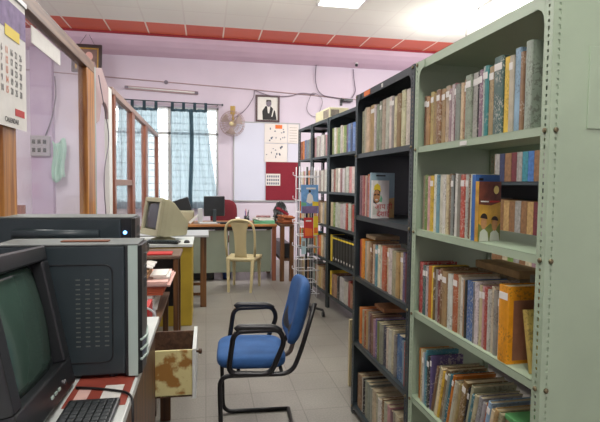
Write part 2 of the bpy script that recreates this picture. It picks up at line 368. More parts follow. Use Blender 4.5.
# ------------------------------------------------------------------ bookshelf racks
D = .38
def perf(H, w_=.036, pitch=.0205, sl=(.0075, .0125)):
    """perforated steel strip in local (a, z): quads around alternating slots"""
    q = []; n = int(H/pitch); c = w_*.5
    for i in range(n):
        z0 = i*pitch; z1 = z0+pitch; zc = (z0+z1)/2; h = (sl[1] if i % 2 else .0085)/2; b = sl[0]/2
        q += [(0, z0, c-b, z1), (c+b, z0, w_, z1), (c-b, z0, c+b, zc-h), (c-b, zc+h, c+b, z1)]
    q.append((0, n*pitch, w_, H)); return q
def rack(name, label, loc, rz, L, H, zs, m, endpanels=(True, True), bolts=True, group=None, depth=D, back=False, lip=.026, holes=True, gusset=True, endbolts=True):
    t = thing(name, label, 'bookshelf', loc, rz, group)
    for (py, sy) in ((0, 1), (L, -1)):
        for (px, sx) in ((0, 1), (depth, -1)):
            b = MB()
            for (a0, z0, a1, z1) in (perf(H) if holes else [(0, 0, .036, H)]):
                ya, yb = py+sy*a0, py+sy*a1; xa, xb = px+sx*a0, px+sx*a1
                b.add([(px, ya, z0), (px, yb, z0), (px, yb, z1), (px, ya, z1)], [(0, 1, 2, 3)])
                b.add([(xa, py, z0), (xb, py, z0), (xb, py, z1), (xa, py, z1)], [(0, 1, 2, 3)])
            obj('post', b, m, t, solid=.002, fix=False)
    for i, z in enumerate(zs):
        top = i == len(zs)-1; l = lip+.01 if top else lip
        b = MB(); e = .0032
        b.box(e, e, z-.002, depth-e, L-e, z)
        b.box(e, e, z-l, e+.002, L-e, z).box(depth-e-.002, e, z-l, depth-e, L-e, z)
        b.box(e, e, z-l, depth-e, e+.002, z).box(e, L-e-.002, z-l, depth-e, L-e, z)
        obj('shelf', b, m, t)
    for k, y in ((0, .0014), (1, L-.0029)):
        if endpanels[k]: obj('side_panel', MB().box(.005, y, zs[0]-.02, depth-.005, y+.0015, H-.01), m, t)
    if back: obj('back_panel', MB().box(depth-.006, .004, zs[0], depth-.004, L-.004, H-.01), m, t)
    if gusset:
        for y, s in ((.036, 1), (L-.036, -1)):
            for (zt, sg) in ((H-.034, -1), ):
                pts = [(y, zt+.03), (y+s*.05, zt+.03), (y+s*.05, zt), (y+s*.03, zt-.004), (y+s*.013, zt-.014), (y+s*.004, zt-.03), (y, zt-.055)]
                obj('corner_gusset', MB().prism(pts, -.0015, .001, 'YZ'), m, t)
    if bolts:
        for y, s in ((.018, 1), (L-.018, -1)):
            for z in zs:
                bb = MB().lathe([(.0001, -.006), (.005, -.006), (.0075, -.004), (.0075, 0)], (-.001, y, z-.013), 8, 'X')
                obj('bolt', bb, M['bolt'], t, smooth=True)
        for z in (zs if endbolts else []):
            bb = MB().lathe([(.0075, 0), (.0075, -.004), (.005, -.006), (.0001, -.006)], (.018, -.001, z-.013), 8, 'Y')
            obj('bolt', bb, M['bolt'], t, smooth=True)
    return t
GZ = [.08, .473, .867, 1.239, 1.607, 1.98]
BZ = [.059, .465, .872, 1.248, 1.622, 1.98]
RZ = [.17, .56, .96, 1.35, 1.77, 2.2]
th = math.radians(1.0); th2 = math.radians(4.2)
G = dict(o=(.936, 1.245), rz=th, L=.885)
B = dict(o=(.919, 2.138), rz=th, L=.845)
R2 = dict(o=(1.447, 4.70), rz=th2, L=.905)
R3 = dict(o=(1.379, 5.62), rz=th2, L=.68)
R4 = dict(o=(1.328, 6.315), rz=th2, L=.67)
rackG = rack('bookshelf', 'pale green slotted steel bookshelf nearest the camera, packed with books', (*G['o'], 0), th, G['L'], 1.98, GZ, M['green_steel'])
rackB = rack('bookshelf', 'dark navy steel bookshelf standing directly against the pale green one', (*B['o'], 0), th, B['L'], 1.98, BZ, M['navy_steel'], endbolts=False)
rackC = rack('bookshelf', 'tall dark steel bookshelf holding black volumes with yellow bands', (*R2['o'], 0), th2, R2['L'], 2.2, RZ, M['navy_steel'], bolts=False)
rackD = rack('bookshelf', 'tall dark steel bookshelf with the cream carton on top', (*R3['o'], 0), th2, R3['L'], 2.2, RZ, M['navy_steel'], endpanels=(False, False), bolts=False)
rackE = rack('bookshelf', 'farthest tall dark steel bookshelf beside the notice papers', (*R4['o'], 0), th2, R4['L'], 2.2, RZ, M['navy_steel'], endpanels=(False, False), bolts=False)
FAR = dict(o=(2.15, 2.35), rz=0, L=2.2)
rackF = rack('bookshelf', 'dark steel bookshelf in the next aisle seen through the pale green one', (2.15, 2.35, 0), 0, 2.2, 2.6, [.1, .37, .73, 1.1, 1.47, 1.85, 2.2, 2.6], M['navy_steel'], bolts=False, holes=False, gusset=False, back=True)
obj('card_holder', MB().box(.118, -.003, 1.60, .30, .004, 1.83), M['green_steel'], rackG, bevel=.002)
obj('label_strip', MB().box(.0005, .60, 1.950, .0025, .70, 1.976), M['orange'], rackB, label='orange sticker on the top lip')
obj('label_strip', MB().box(-.0005, .40, 1.951, .0025, .415, 1.97), M['paper'], rackB, label='small white sticker on the top lip')
obj('label_strip', MB().box(-.0005, .44, 1.585, .0025, .485, 1.600), M['paper'], rackG, label='worn white sticker on a shelf lip')

# ------------------------------------------------------------------ books
ORD = ['first','second','third','fourth','fifth','sixth','seventh','eighth','ninth','tenth','eleventh','twelfth','thirteenth','fourteenth','fifteenth','sixteenth','seventeenth','eighteenth','nineteenth','twentieth','twenty-first','twenty-second','twenty-third','twenty-fourth','twenty-fifth','twenty-sixth','twenty-seventh','twenty-eighth','twenty-ninth','thirtieth','thirty-first','thirty-second','thirty-third','thirty-fourth']
CN = {'t':('tan',(176,144,92)),'b':('brown',(132,96,62)),'c':('cream',(206,190,150)),'w':('white',(216,212,202)),'g':('grey',(150,148,142)),'o':('orange',(214,122,34)),
      'O':('dark orange',(178,84,40)),'r':('red',(168,52,48)),'m':('maroon',(104,42,48)),'B':('blue',(62,110,170)),'s':('light blue',(130,170,196)),'n':('navy',(44,52,84)),
      'l':('green',(110,140,66)),'G':('dark green',(56,98,88)),'y':('yellow',(220,180,48)),'T':('teal',(52,128,140)),'k':('black',(34,32,34)),'p':('pink',(206,150,150)),
      'v':('violet',(104,88,130)),'e':('beige',(190,178,146)),'M':('mauve',(150,120,128)),'i':('ivory',(224,214,180)),'z':('grey-green',(146,154,136)),'K':('black yellow-banded',(30,32,36))}
LIGHT = set('twceigsypzio')
nbook = [0]
def book_mesh(T, Hh, W):
    """cover with rounded spine at x=0 facing -x, boards to +x; returns cover, pages builders; base at z=0, centred on y"""
    c = MB(); t = .0022; h = T/2; ch = .004
    prof = [(ch, -h), (.0015, -h+.0018), (0, -h*.45), (0, h*.45), (.0015, h-.0018), (ch, h)]
    outer = prof; inner = [(ch+.002, -h+t), (ch, -h*.4), (ch, h*.4), (ch+.002, h-t)]
    poly = [(W, -h)]+outer+[(W, h), (W, h-t)]+inner[::-1]+[(W, -h+t)]
    c.prism([(a, b) for a, b in poly], 0, Hh, 'XY')
    p = MB().box(ch+.001, -h+t, .003, W-.003, h-t, Hh-.004)
    return c, p
def add_book(key, R, y, z, T, Hh, W, x0, lab, group, lean=0, parts=True, rzx=0, sticker=False, tone=None):
    c, p = book_mesh(T, Hh, W)
    o = obj('book', c, M['book_dark_marks'] if key in LIGHT else M['book_light_marks'], fix=True)
    col = CN[key][1]; k = random.uniform(.88, 1.1) if tone is None else tone
    col = [v*.84+g_*.16 for v, g_ in zip(col, (150, 144, 128))]
    o.color = srgb(*[max(0, min(255, v*k+random.uniform(-7, 7))) for v in col])
    ca, sa = math.cos(R['rz']), math.sin(R['rz'])
    o.location = (R['o'][0]+ca*x0-sa*y, R['o'][1]+sa*x0+ca*y, z)
    o.rotation_euler = (lean, 0, R['rz']+rzx)
    tag(o, lab, 'book', group)
    if parts:
        obj('pages', p, M['pages'], o)
        if sticker:
            obj('spine_label', MB().box(-.0008, -T*.42, Hh-.045, .0005, T*.42, Hh-.022), M['paper'], o, label='white call number sticker')
    nbook[0] += 1
    return o
stuffM = MB(); stuffmats = []; stuffidx = {}
def add_stuff(key, R, y, z, T, Hh, W, x0):
    if key not in stuffidx:
        stuffidx[key] = len(stuffmats)
        stuffmats.append(mat('distant_cover_'+CN[key][0].replace(' ', '_'), srgb(*CN[key][1]), .55, noise=.3, scale=40))
    ca, sa = math.cos(R['rz']), math.sin(R['rz']); Mx = Matrix.Translation((R['o'][0]+ca*x0-sa*y, R['o'][1]+sa*x0+ca*y, z)) @ Matrix.Rotation(R['rz'], 4, 'Z')
    stuffM.mi = stuffidx[key]; stuffM.box(0, -T/2, 0, W, T/2, Hh, Mx)
def row(R, z, y_far, y_near, spec, desc, group, hbase=.232, hvar=.012, stuff=False, W=.165, parts=True, sticker=0, leanfn=None, x0=.022, hfn=None):
    """spec: string of colour keys, capital digits after a key set thickness weight; left (far) to right (near)"""
    items = []
    i = 0
    while i < len(spec):
        k = spec[i]; wt = 1.0
        if i+1 < len(spec) and spec[i+1].isdigit(): wt = int(spec[i+1])*.5; i += 1
        items.append((k, wt)); i += 1
    tot = sum(w for _, w in items); y = y_far; sc = (y_far-y_near)/tot
    for j, (k, wt) in enumerate(items):
        T = wt*sc; yc = y-T/2; y -= T
        f = j/len(items)
        Hh = (hfn(f) if hfn else hbase)+random.uniform(-hvar, hvar)
        if stuff: add_stuff(k, R, yc, z+.001, T*.95, Hh, W, x0); continue
        lean = leanfn(j, f) if leanfn else 0
        lab = '%s book, %s from the left, %s' % (CN[k][0], ORD[j], desc)
        Tt = T*.94; zz = z+.001; 
        if lean: zz += abs(math.sin(lean))*Tt/2; 
        add_book(k, R, yc, zz, Tt, Hh, W+random.uniform(-.012, .012), x0+random.uniform(-.004, .006), lab, group, lean, parts, sticker=(random.random() < sticker))
# pale green rack, top gap to bottom gap
gtxt = '%s shelf of the pale green bookshelf'
row(G, GZ[4], .845, .135, 'b3t3t3t3b3t3e3M2w2m2z3c2O2z4g4k1M2w1T2t3G5y3i2s3b2g2', gtxt % 'top', 'books on the top shelf of the green bookshelf', sticker=.7, hfn=lambda f: .222+.028*min(1, max(0, (f-.35)*2.2)))
zb_ = add_book('z', G, .118, GZ[4]+.001, .03, .262, .2, .012, 'thick grey-green volume with a dark disc at the right end of the top shelf', 'books on the top shelf of the green bookshelf', tone=1.05)
obj('cover_print', MB().prism([(.10+.05*math.cos(a), .12+.085*math.sin(a)) for a in [2*PI*i/18 for i in range(18)]], -.0165, -.0152, 'XZ'), M['black'], zb_, label='dark disc printed on the cover')
row(G, GZ[3], .845, .42, 'c2l3p3y3w3s2w3w2c2b2g2k1w2g2r3w2b1w3', gtxt % 'second', 'books on the second shelf of the green bookshelf', hbase=.240, hvar=.004, sticker=.3, W=.105)
row(G, GZ[2], .845, .232, 'r4G3w2o3y2b1g3m2b2t4b1w3O4e2w2t2k1B5g1w2c2p2r2w2i2g2w2', gtxt % 'third', 'books on the third shelf of the green bookshelf', hbase=.222, hvar=.008, sticker=.45, x0=.02)
row(G, GZ[1], .845, .71, 'o5c2w2s2T2k3v2', gtxt % 'fourth', 'upright books on the left of the fourth green shelf', hbase=.235, hvar=.012, sticker=.5, W=.15)
row(G, GZ[1], .715, .25, 'b3e3c3y2b3z3T2o2w3e3t3b4k2e3T3c3g3w3O2s3c3t3e3', gtxt % 'fourth, leaning', 'leaning books on the fourth green shelf', hbase=.222, hvar=.016, leanfn=lambda j, f: math.radians(13), W=.17, sticker=.3)
row(G, GZ[0], .84, .12, 't4e4c4b3t4e3g3e3c3m3t4c4e3b3', gtxt % 'bottom', 'books on the bottom shelf of the green bookshelf', hbase=.21, hvar=.02)
def at(R, x, y, z):
    ca, sa = math.cos(R['rz']), math.sin(R['rz']); return (R['o'][0]+ca*x-sa*y, R['o'][1]+sa*x+ca*y, z)
# big yellow volume and brown ledger at the right end of the third green shelf
o = add_book('o', G, .198, GZ[2]+.001, .052, .25, .19, .008, 'thick orange-yellow volume near the right end of the third green shelf', None, sticker=True, tone=1.06)
o.color = srgb(226, 152, 26)
obj('cover_print', MB().box(.02, -.0275, .012, .17, -.0262, .205), mat('brown_board', srgb(150, 104, 78), .6, noise=.15, scale=30), o, label='brown panel on the orange cover')
o = add_book('y', G, .085, GZ[2]+.003, .02, .19, .15, .03, 'thin yellow book leaning at the near end of the third green shelf', None, lean=math.radians(-12)); o.color = srgb(196, 172, 90)
# ledgers behind the third row
for (yy, T, col, lab, k) in ((.61, .10, (170, 142, 96), 'tan ledger lying behind the third row of the green bookshelf', 't'), (.27, .2, (132, 134, 116), 'grey-green ledger lying behind the third row of the green bookshelf', 'g')):
    pass
lg = MB().box(0, -.14, 0, .13, .14, .035); 
for i, (yy, z, lab, c) in enumerate(((.56, .222, 'tan ledger laid flat behind the middle of the third green row', (176, 148, 100)), (.20, .236, 'grey-green ledger laid flat behind the right end of the third green row', (128, 132, 112)))):
    b1 = MB().box(0, -.15, 0, .12, .15, .03)
    o = obj('ledger', b1, mat('ledger_cloth', srgb(*c), .8, noise=.2, scale=30), bevel=.002)
    # support: a second ledger stack below keeps it level with the row
    st = MB()
    for q in range(6): st.box(.002*q % .006, -.148, q*.037, .12-.002*(q % 3), .148, q*.037+.035)
    o2 = obj('ledger_stack', st, mat('old_paper_bundle', srgb(150, 136, 108), .85, noise=.25, scale=50), bevel=.001)
    o.location = at(G, .215, yy, GZ[2]+.001+.222); o2.location = at(G, .215, yy, GZ[2]+.001)
    o.rotation_euler = o2.rotation_euler = (0, 0, th)
    tag(o, lab, 'ledger'); tag(o2, ['bundle of old registers behind the middle of the third green row', 'bundle of old registers behind the right end of the third green row'][i], 'register bundle')
# white and green folder on top at the near end of the fourth row
fm = MB().box(0, -.09, 0, .2, .09, .018)
o = obj('file_box', fm, mat('green_board', srgb(90, 160, 96), .6), bevel=.003); o.location = at(G, .03, .115, GZ[1]+.2025); tag(o, 'green edged file box at the near end of the fourth green shelf', 'file box')
obj('box_body', MB().box(.004, -.088, -.2015, .196, .088, -.001), mat('pale_board', srgb(190, 160, 130), .8, noise=.2, scale=40), o, label='pale board body under the green lid')
# face-out paperbacks on the second green shelf
def cover_book(name, lab, loc, rz, wd, ht, T, board, art, lean=0):
    t = thing(name, lab, 'book', loc, rz); t.rotation_euler = (lean, 0, rz)
    obj('pages', MB().box(-wd/2+.002, .002, .003, wd/2-.003, T-.002, ht-.003), M['pages'], t)
    c = MB(); c.box(-wd/2, 0, 0, wd/2, .0015, ht).box(-wd/2, T-.0015, 0, wd/2, T, ht).box(-wd/2, 0, 0, -wd/2+.0015, T, ht)
    obj('cover', c, board, t)
    for i_, (kind, m, d) in enumerate(art):
        a = MB(); e_ = .0003*(i_+1)
        a.prism([(x*wd-wd/2, z*ht) for x, z in d], -e_, 0.0003, 'XZ')
        obj('cover_print', a, m, t)
    return t
def ell(cx, cz, rx, rz_, n=14, a0=0, a1=2*PI): return [(cx+rx*math.cos(a0+(a1-a0)*i/n), cz+rz_*math.sin(a0+(a1-a0)*i/n)) for i in range(n)]
M['art_dark'] = mat('dark_red_brown_art', srgb(112, 56, 38), .35, noise=.6, scale=26)
M['art_gold'] = mat('golden_art', srgb(206, 158, 60), .35, noise=.35, scale=22)
M['art_glow'] = mat('pale_gold_art', srgb(240, 214, 130), .35)
M['art_green'] = mat('olive_art', srgb(120, 128, 60), .35, noise=.4, scale=26)
M['hair'] = mat('printed_hair', srgb(40, 28, 22), .4)
M['shirt'] = mat('printed_pale_shirt', srgb(196, 200, 186), .4)
p1 = at(G, .06, .372, GZ[3]+.001)
b1 = cover_book('book', 'blue paperback standing face out behind the two-portrait paperback', (p1[0]+.005, p1[1]+.024, p1[2]), math.radians(12), .108, .236, .02, M['bluep'],
    [('p', M['yel'], [(.3, .80), (.62, .78), (.95, .80), (.95, .86), (.3, .88)]), ('p', M['n_'] if 'n_' in M else M['black'], [(.12, .91), (.3, .91), (.3, .95), (.12, .95)])])
cover_book('book', 'orange paperback with two portrait faces standing face out on the second green shelf', p1, math.radians(12), .100, .212, .018, M['art_gold'],
    [('p', M['art_dark'], [(.0, .62), (.0, 1), (1, 1), (1, .66), (.55, .60)]), ('p', M['art_glow'], ell(.78, .86, .12, .07)), ('p', M['art_green'], [(0, 0), (0, .3), (.3, .22), (.55, .3), (.8, .2), (1, .3), (1, 0)]),
     ('p', M['shirt'], [(.05, 0), (.08, .16), (.25, .22), (.42, .15), (.48, 0)]), ('p', M['skin'], ell(.24, .31, .13, .11)), ('p', M['hair'], ell(.24, .37, .16, .10, 12, 0, PI)),
     ('p', M['shirt'], [(.52, 0), (.56, .14), (.75, .2), (.92, .13), (.97, 0)]), ('p', M['skin'], ell(.73, .28, .125, .11)), ('p', M['hair'], ell(.73, .34, .15, .08, 12, 0, PI)),
     ('p', M['paper'], [(.08, .66), (.42, .655), (.42, .675), (.08, .68)]), ('p', M['red'], [(.5, .65), (.92, .65), (.92, .68), (.5, .68)])])

# navy rack
ntxt = '%s shelf of the navy bookshelf'
row(B, BZ[4], .805, .045, 'e2g2e2c3t4w2m1z2g2e3w3w3g2c2b3i3w3e3', ntxt % 'top', 'books on the top shelf of the navy bookshelf', hbase=.262, hvar=.01, sticker=.2)
row(B, BZ[3], .805, .60, 'M2p2r2e2M2O2p2e1', ntxt % 'second', 'books on the second shelf of the navy bookshelf', hbase=.24, hvar=.01, W=.12)
row(B, BZ[2], .80, .045, 'r3o4g2e3t3b2c2M2T3i3w2O4c3w3e4t3c3v2m2m3', ntxt % 'third', 'books on the third shelf of the navy bookshelf', hbase=.232, hvar=.008, sticker=.3)
row(B, BZ[1], .80, .045, 't2o2w1e3O2t2g2m3b2M2v2l3z3n3i2w3i3g2B5s2r4', ntxt % 'fourth', 'books on the fourth shelf of the navy bookshelf', hbase=.222, hvar=.01)
row(B, BZ[0], .80, .045, 'b4b2w2k1b1g3z3g2e4i3w3b2i3p3M2e3i3c4e3', ntxt % 'bottom', 'books on the bottom shelf of the navy bookshelf', hbase=.215, hvar=.01)
for i, (yy, z, c, lab) in enumerate(((.68, .24, (150, 130, 100), 'tan file laid on the books at the left of the third navy shelf'), (.2, .24, (60, 66, 62), 'dark file laid on the books at the right of the third navy shelf'), (.62, .235, (170, 120, 80), 'orange-brown file laid on the books of the fourth navy shelf'))):
    zb = BZ[2] if i < 2 else BZ[1]
    o = obj('file', MB().box(0, -.08, 0, .15, .08, .022), mat('file_board', srgb(*c), .8, noise=.2, scale=30), bevel=.002)
    o.location = at(B, .05+.02*i, yy, zb+z+.004); o.rotation_euler = (0, 0, th); tag(o, lab, 'file')
gp = at(B, .050, .525, BZ[3]+.001)
fb = cover_book('book', 'pale blue and tan book standing behind the white portrait book', (gp[0]+.028, gp[1]+.045, gp[2]), math.radians(6), .145, .255, .02, mat('pale_sky_print', srgb(146, 176, 186), .5, noise=.2, scale=14),
    [('p', mat('tan_art', srgb(200, 170, 110), .5, noise=.2, scale=20), [(.5, 0), (.5, .4), (1, .45), (1, 0)]), ('p', M['black'], [(.2, .92), (.6, .92), (.6, .95), (.2, .95)])])
gb = cover_book('book', 'white book with an elderly man in a cap on its cover and red lettering', gp, math.radians(10), .105, .212, .016, M['paper'],
    [('p', M['hair'], [(.05, .42), (.06, .62), (.16, .78), (.40, .8), (.47, .7), (.42, .44), (.2, .38)]), ('p', M['skin'], ell(.25, .58, .19, .17)),
     ('p', M['yel'], [(.07, .74), (.11, .86), (.28, .92), (.45, .86), (.5, .70), (.3, .76)]), ('p', M['greenp'], [(.42, .44), (.5, .62), (.6, .52), (.56, .42)]), ('p', M['black'], [(.09, .63), (.22, .65), (.22, .61), (.09, .6)]),
     ('p', M['black'], [(.28, .65), (.41, .63), (.41, .6), (.28, .61)]), ('p', M['shirt'], [(.02, .1), (.04, .34), (.2, .28), (.4, .36), (.5, .2), (.4, .1)]), ('p', M['paper'], ell(.24, .49, .08, .02, 8))])
text('cover_lettering', 'आप ही', .042, M['red'], gb, (.016, -.0045, .064), (PI/2, 0, 0))
text('cover_lettering', 'देशाई', .042, M['red'], gb, (.014, -.0045, .024), (PI/2, 0, 0))

# tall racks
ctxt = '%s shelf of the rack holding black volumes'
row(R2, RZ[4], .86, .05, 'l4w3c2l4w3i2l4v2B4n3B4s3', ctxt % 'top', 'books on the top shelf of the rack of black volumes', hbase=.29, hvar=.01, parts=False)
row(R2, RZ[3], .86, .05, 'w3r2w3w3p2w3g2w3p3w3w3', ctxt % 'second', 'books on the second shelf of the rack of black volumes', hbase=.26, hvar=.01, parts=False)
row(R2, RZ[2], .86, .05, 'c3l2w3w3w3w3r2w3b2r2o2', ctxt % 'third', 'books on the third shelf of the rack of black volumes', hbase=.27, hvar=.008, parts=False)
# eight matching black volumes with yellow bands, one copied book with its parts
bv, _ = book_mesh(.083, .30, .17); v0 = obj('encyclopedia_volume', bv, mat('black_leatherette', srgb(30, 32, 36), .35))
band = obj('title_band', MB().box(-.001, -.0375, .262, .0006, .0375, .28), M['yel'], v0, label='yellow title band')
dot = obj('volume_mark', MB().box(-.001, -.01, .03, .0006, .01, .055), M['paper'], v0, label='pale volume mark near the foot')
for j in range(8):
    o, ch = (v0, []) if j == 0 else (v0.copy(), [band.copy(), dot.copy()])
    if j: COL.objects.link(o)
    for c in ch: COL.objects.link(c); c.parent = o
    o.location = at(R2, .022, .745-j*.088, RZ[1]+.001); o.rotation_euler = (0, 0, th2)
    tag(o, 'black volume with a yellow band, %s of the eight from the left' % ORD[j], 'book', 'matching black yellow-banded volumes')
o = add_book('y', R2, .825, RZ[1]+.001, .07, .30, .17, .022, 'thick yellow book at the left end of the row of black volumes', None, parts=False)
row(R2, RZ[0], .86, .05, 'y2b3b3k2w5w4r2b3y2', ctxt % 'bottom', 'books on the bottom shelf of the rack of black volumes', hbase=.26, hvar=.02, parts=False, W=.2)
print('individual books', nbook[0])
def rowR(R, far, near, z, spec, desc, grp, **k):
    n = sum(ch.isalpha() for ch in spec)
    row(R, z, far, near, spec, desc, grp, stuff=(nbook[0]+n > 296), parts=False, **k)
for R, nm in ((R3, 'carton-topped'), (R4, 'farthest')):
    L_ = R['L']
    for zi, spec in ((4, 'p3w3w2M2w3w3g3p2w3' if R is R3 else 'O4o3B3g3s2g3c3'), (3, 'w3g2w3g3w3M2w3w3' if R is R3 else 'w3c3p3g3o3w3'), (2, 'o3t3r3b3c3g3t3b3' if R is R3 else 'o3c3g3t3b3'), (1, 'o3l3r3o3c3g3T3'), (0, 'g3b3e3t3c3b3g3')):
        rowR(R, L_-.045, .045, RZ[zi], spec, '%s shelf of the %s tall rack' % (['bottom', 'fourth', 'third', 'second', 'top'][zi], nm), 'books on the %s tall rack' % nm, hbase=.255, hvar=.012)
for z, spec in ((1.47, 'n3b4m3g3T3B3b3g3O3m3n3t3r3n3b3g3'), (1.1, 'b3t3b3g3b3t3m3g3b3t3b3t3b3g3b3'), (.73, 'b3e3l3g3b3e3M3G3b3t3b3e3l3g3b3'), (.37, 't3e3G3b3O3e3z3b3t3G3b3e3t3')):
    row(FAR, z, 2.12, .05, spec*2, '', '', stuff=True, hbase=.235 if z < 1.4 else .24, hvar=.01)
so = obj('books', stuffM, stuffmats); tag(so, 'rows of small distant books on the far shelves and in the next aisle', 'books', kind='stuff')
print('individual books', nbook[0])

# carton on the tall rack
cp = at(R3, .06, .38, 2.201)
t = thing('carton', 'cream cardboard carton on top of a tall dark bookshelf', 'box', cp, th2)
obj('box_body', MB().box(-.02, -.28, 0, .22, .28, .135), M['carton'], t, bevel=.004)
obj('printed_panel', MB().box(-.021, -.26, .02, -.019, -.05, .115), M['carton_print'], t, label='grey printed panel')
obj('printed_panel', MB().box(-.0, -.2815, .03, .1, -.2795, .11), M['carton_print'], t, label='faint grey printed panel on the end')

# low cream board beside the navy rack
o = obj('board', MB().box(1.0, 3.36, 0, 1.03, 3.39, .48).box(1.03, 3.365, .02, 1.40, 3.385, .47), M['cream_plastic'], bevel=.002)
tag(o, 'low cream board standing on the floor just beyond the navy bookshelf', 'board')

# ------------------------------------------------------------------ glazed partition on the left
PX = -.85
t = thing('glazed_partition', 'wooden glazed partition with brown posts along the left of the room', 'partition', (PX, 0, 0))
obj('beam', MB().box(-.03, .8, 2.24, .03, 4.0, 2.32), M['beam_wood'], t, bevel=.004)
obj('beam', MB().box(-.03, 4.75, 2.225, .03, 9.2, 2.285), mat('grey_brown_rail', srgb(150, 128, 120), .5), t, bevel=.004, label='grey-brown top rail of the far bays')
def post(y, m, h=2.24, w=.035): obj('post', MB().box(-.03, y-w, 0, .03, y+w, h), m, t, bevel=.004)
for y, m, h, w_ in ((2.33, M['orange_wood'], 2.24, .075), (3.88, M['orange_wood'], 2.24, .12), (4.86, M['redbrown_wood'], 2.24, .045), (6.05, M['redbrown_wood'], 2.24, .11), (7.35, M['redbrown_wood'], 2.24, .13), (9.1, M['redbrown_wood'], 2.24, .1)): post(y, m, h, w_)
obj('post', MB().box(-.02, 4.62, 0, .02, 4.76, 2.26), M['white_paint'], t, bevel=.004, label='white painted post beside the arched board')
obj('post', MB().box(-.026, 4.01, 0, .026, 4.07, 2.3), mat('grey_green_post', srgb(150, 165, 160), .4), t, bevel=.003, label='thin grey-green post')
for a, b in ((4.9, 5.95),):
    obj('rail', MB().box(-.025, a, 1.40, .025, b, 1.46), mat('dusty_rail', srgb(140, 112, 100), .5, noise=.1, scale=8), t, bevel=.003)
for a, b in ((.8, 2.255), (2.41, 3.76), (4.9, 5.95), (6.15, 7.22), (7.48, 9.0)):
    obj('glass_pane', MB().box(-.003, a, .85, .003, b, 2.23), M['glass'], t)
obj('lower_panel', MB().box(-.012, .8, 0, .012, 9.1, .85), M['redbrown_wood'], t)
arch = [(4.07, 2.3), (4.07, 1.93), (4.14, 1.89), (4.24, 1.92), (4.3, 2.0)]+[(4.46-.16*math.cos(a)*1.0, 2.0+.1*math.sin(a)) for a in [PI*i/8 for i in range(1, 8)]]+[(4.62, 1.98), (4.62, 2.25), (4.35, 2.36)]
obj('arched_board', MB().prism(arch, -.015, .015, 'YZ'), M['mauve'], t, label='mauve board with an arched cut-out')
# film strip on upper glass
o = obj('paper_strip', MB().box(PX+.004, 2.70, 2.115, PX+.008, 3.19, 2.20), M['paper']); tag(o, 'pale paper strip stuck to the partition glass below the beam', 'paper')
# cable hanging along the partition
pts = [(PX+.04, 4.1, 2.25), (PX+.04, 4.35, 2.0), (PX+.045, 4.5, 1.8), (PX+.04, 4.25, 1.5), (PX+.04, 4.3, 1.25), (PX+.04, 4.4, 1.0), (PX+.04, 4.45, .9)]
o = obj('cable', MB().tube(rnd(pts, .15), .004, 5), M['grey_cable'], smooth=True); tag(o, 'thin grey cable hanging down beside the arched partition board', 'cable')

# calendar on the near post
t = thing('wall_calendar', 'tall monthly calendar hanging on the partition at the left edge', 'calendar', (PX+.045, 2.31, 1.66), 0)
def yz(y0, z0, y1, z1, x=0): return MB().box(x, y0, z0, x+.0012, y1, z1)
obj('sheet', yz(-.28, 0, .18, .56), M['paper'], t); 
obj('picture_strip', yz(-.28, .40, .18, .52, .0013), M['violet'], t); obj('yellow_strip', yz(-.06, .37, .10, .415, .0026), M['yel'], t)
obj('red_strip', yz(.04, .055, .15, .085, .0013), M['red'], t); obj('hanging_bar', MB().box(-.004, -.285, .55, .008, .185, .57), M['grey_lam'], t)
obj('margin_strip', yz(-.28, .06, -.2, .37, .0013), mat('gold_margin', srgb(206, 170, 110), .7, noise=.3, scale=30), t)
n = 1
for c_ in range(6):
    s = '\n'.join(str(c_*5+i+1) for i in range(5))
    text('date_numbers', s, .040, M['orange'] if c_ in (2,) else M['black'], t, (.003, -.15+c_*.052, .23), (PI/2, 0, PI/2), .0003, sx=.7)
text('footer_lettering', 'CALENDAR', .03, M['black'], t, (.003, 0.0, .028), (PI/2, 0, PI/2), .0003)

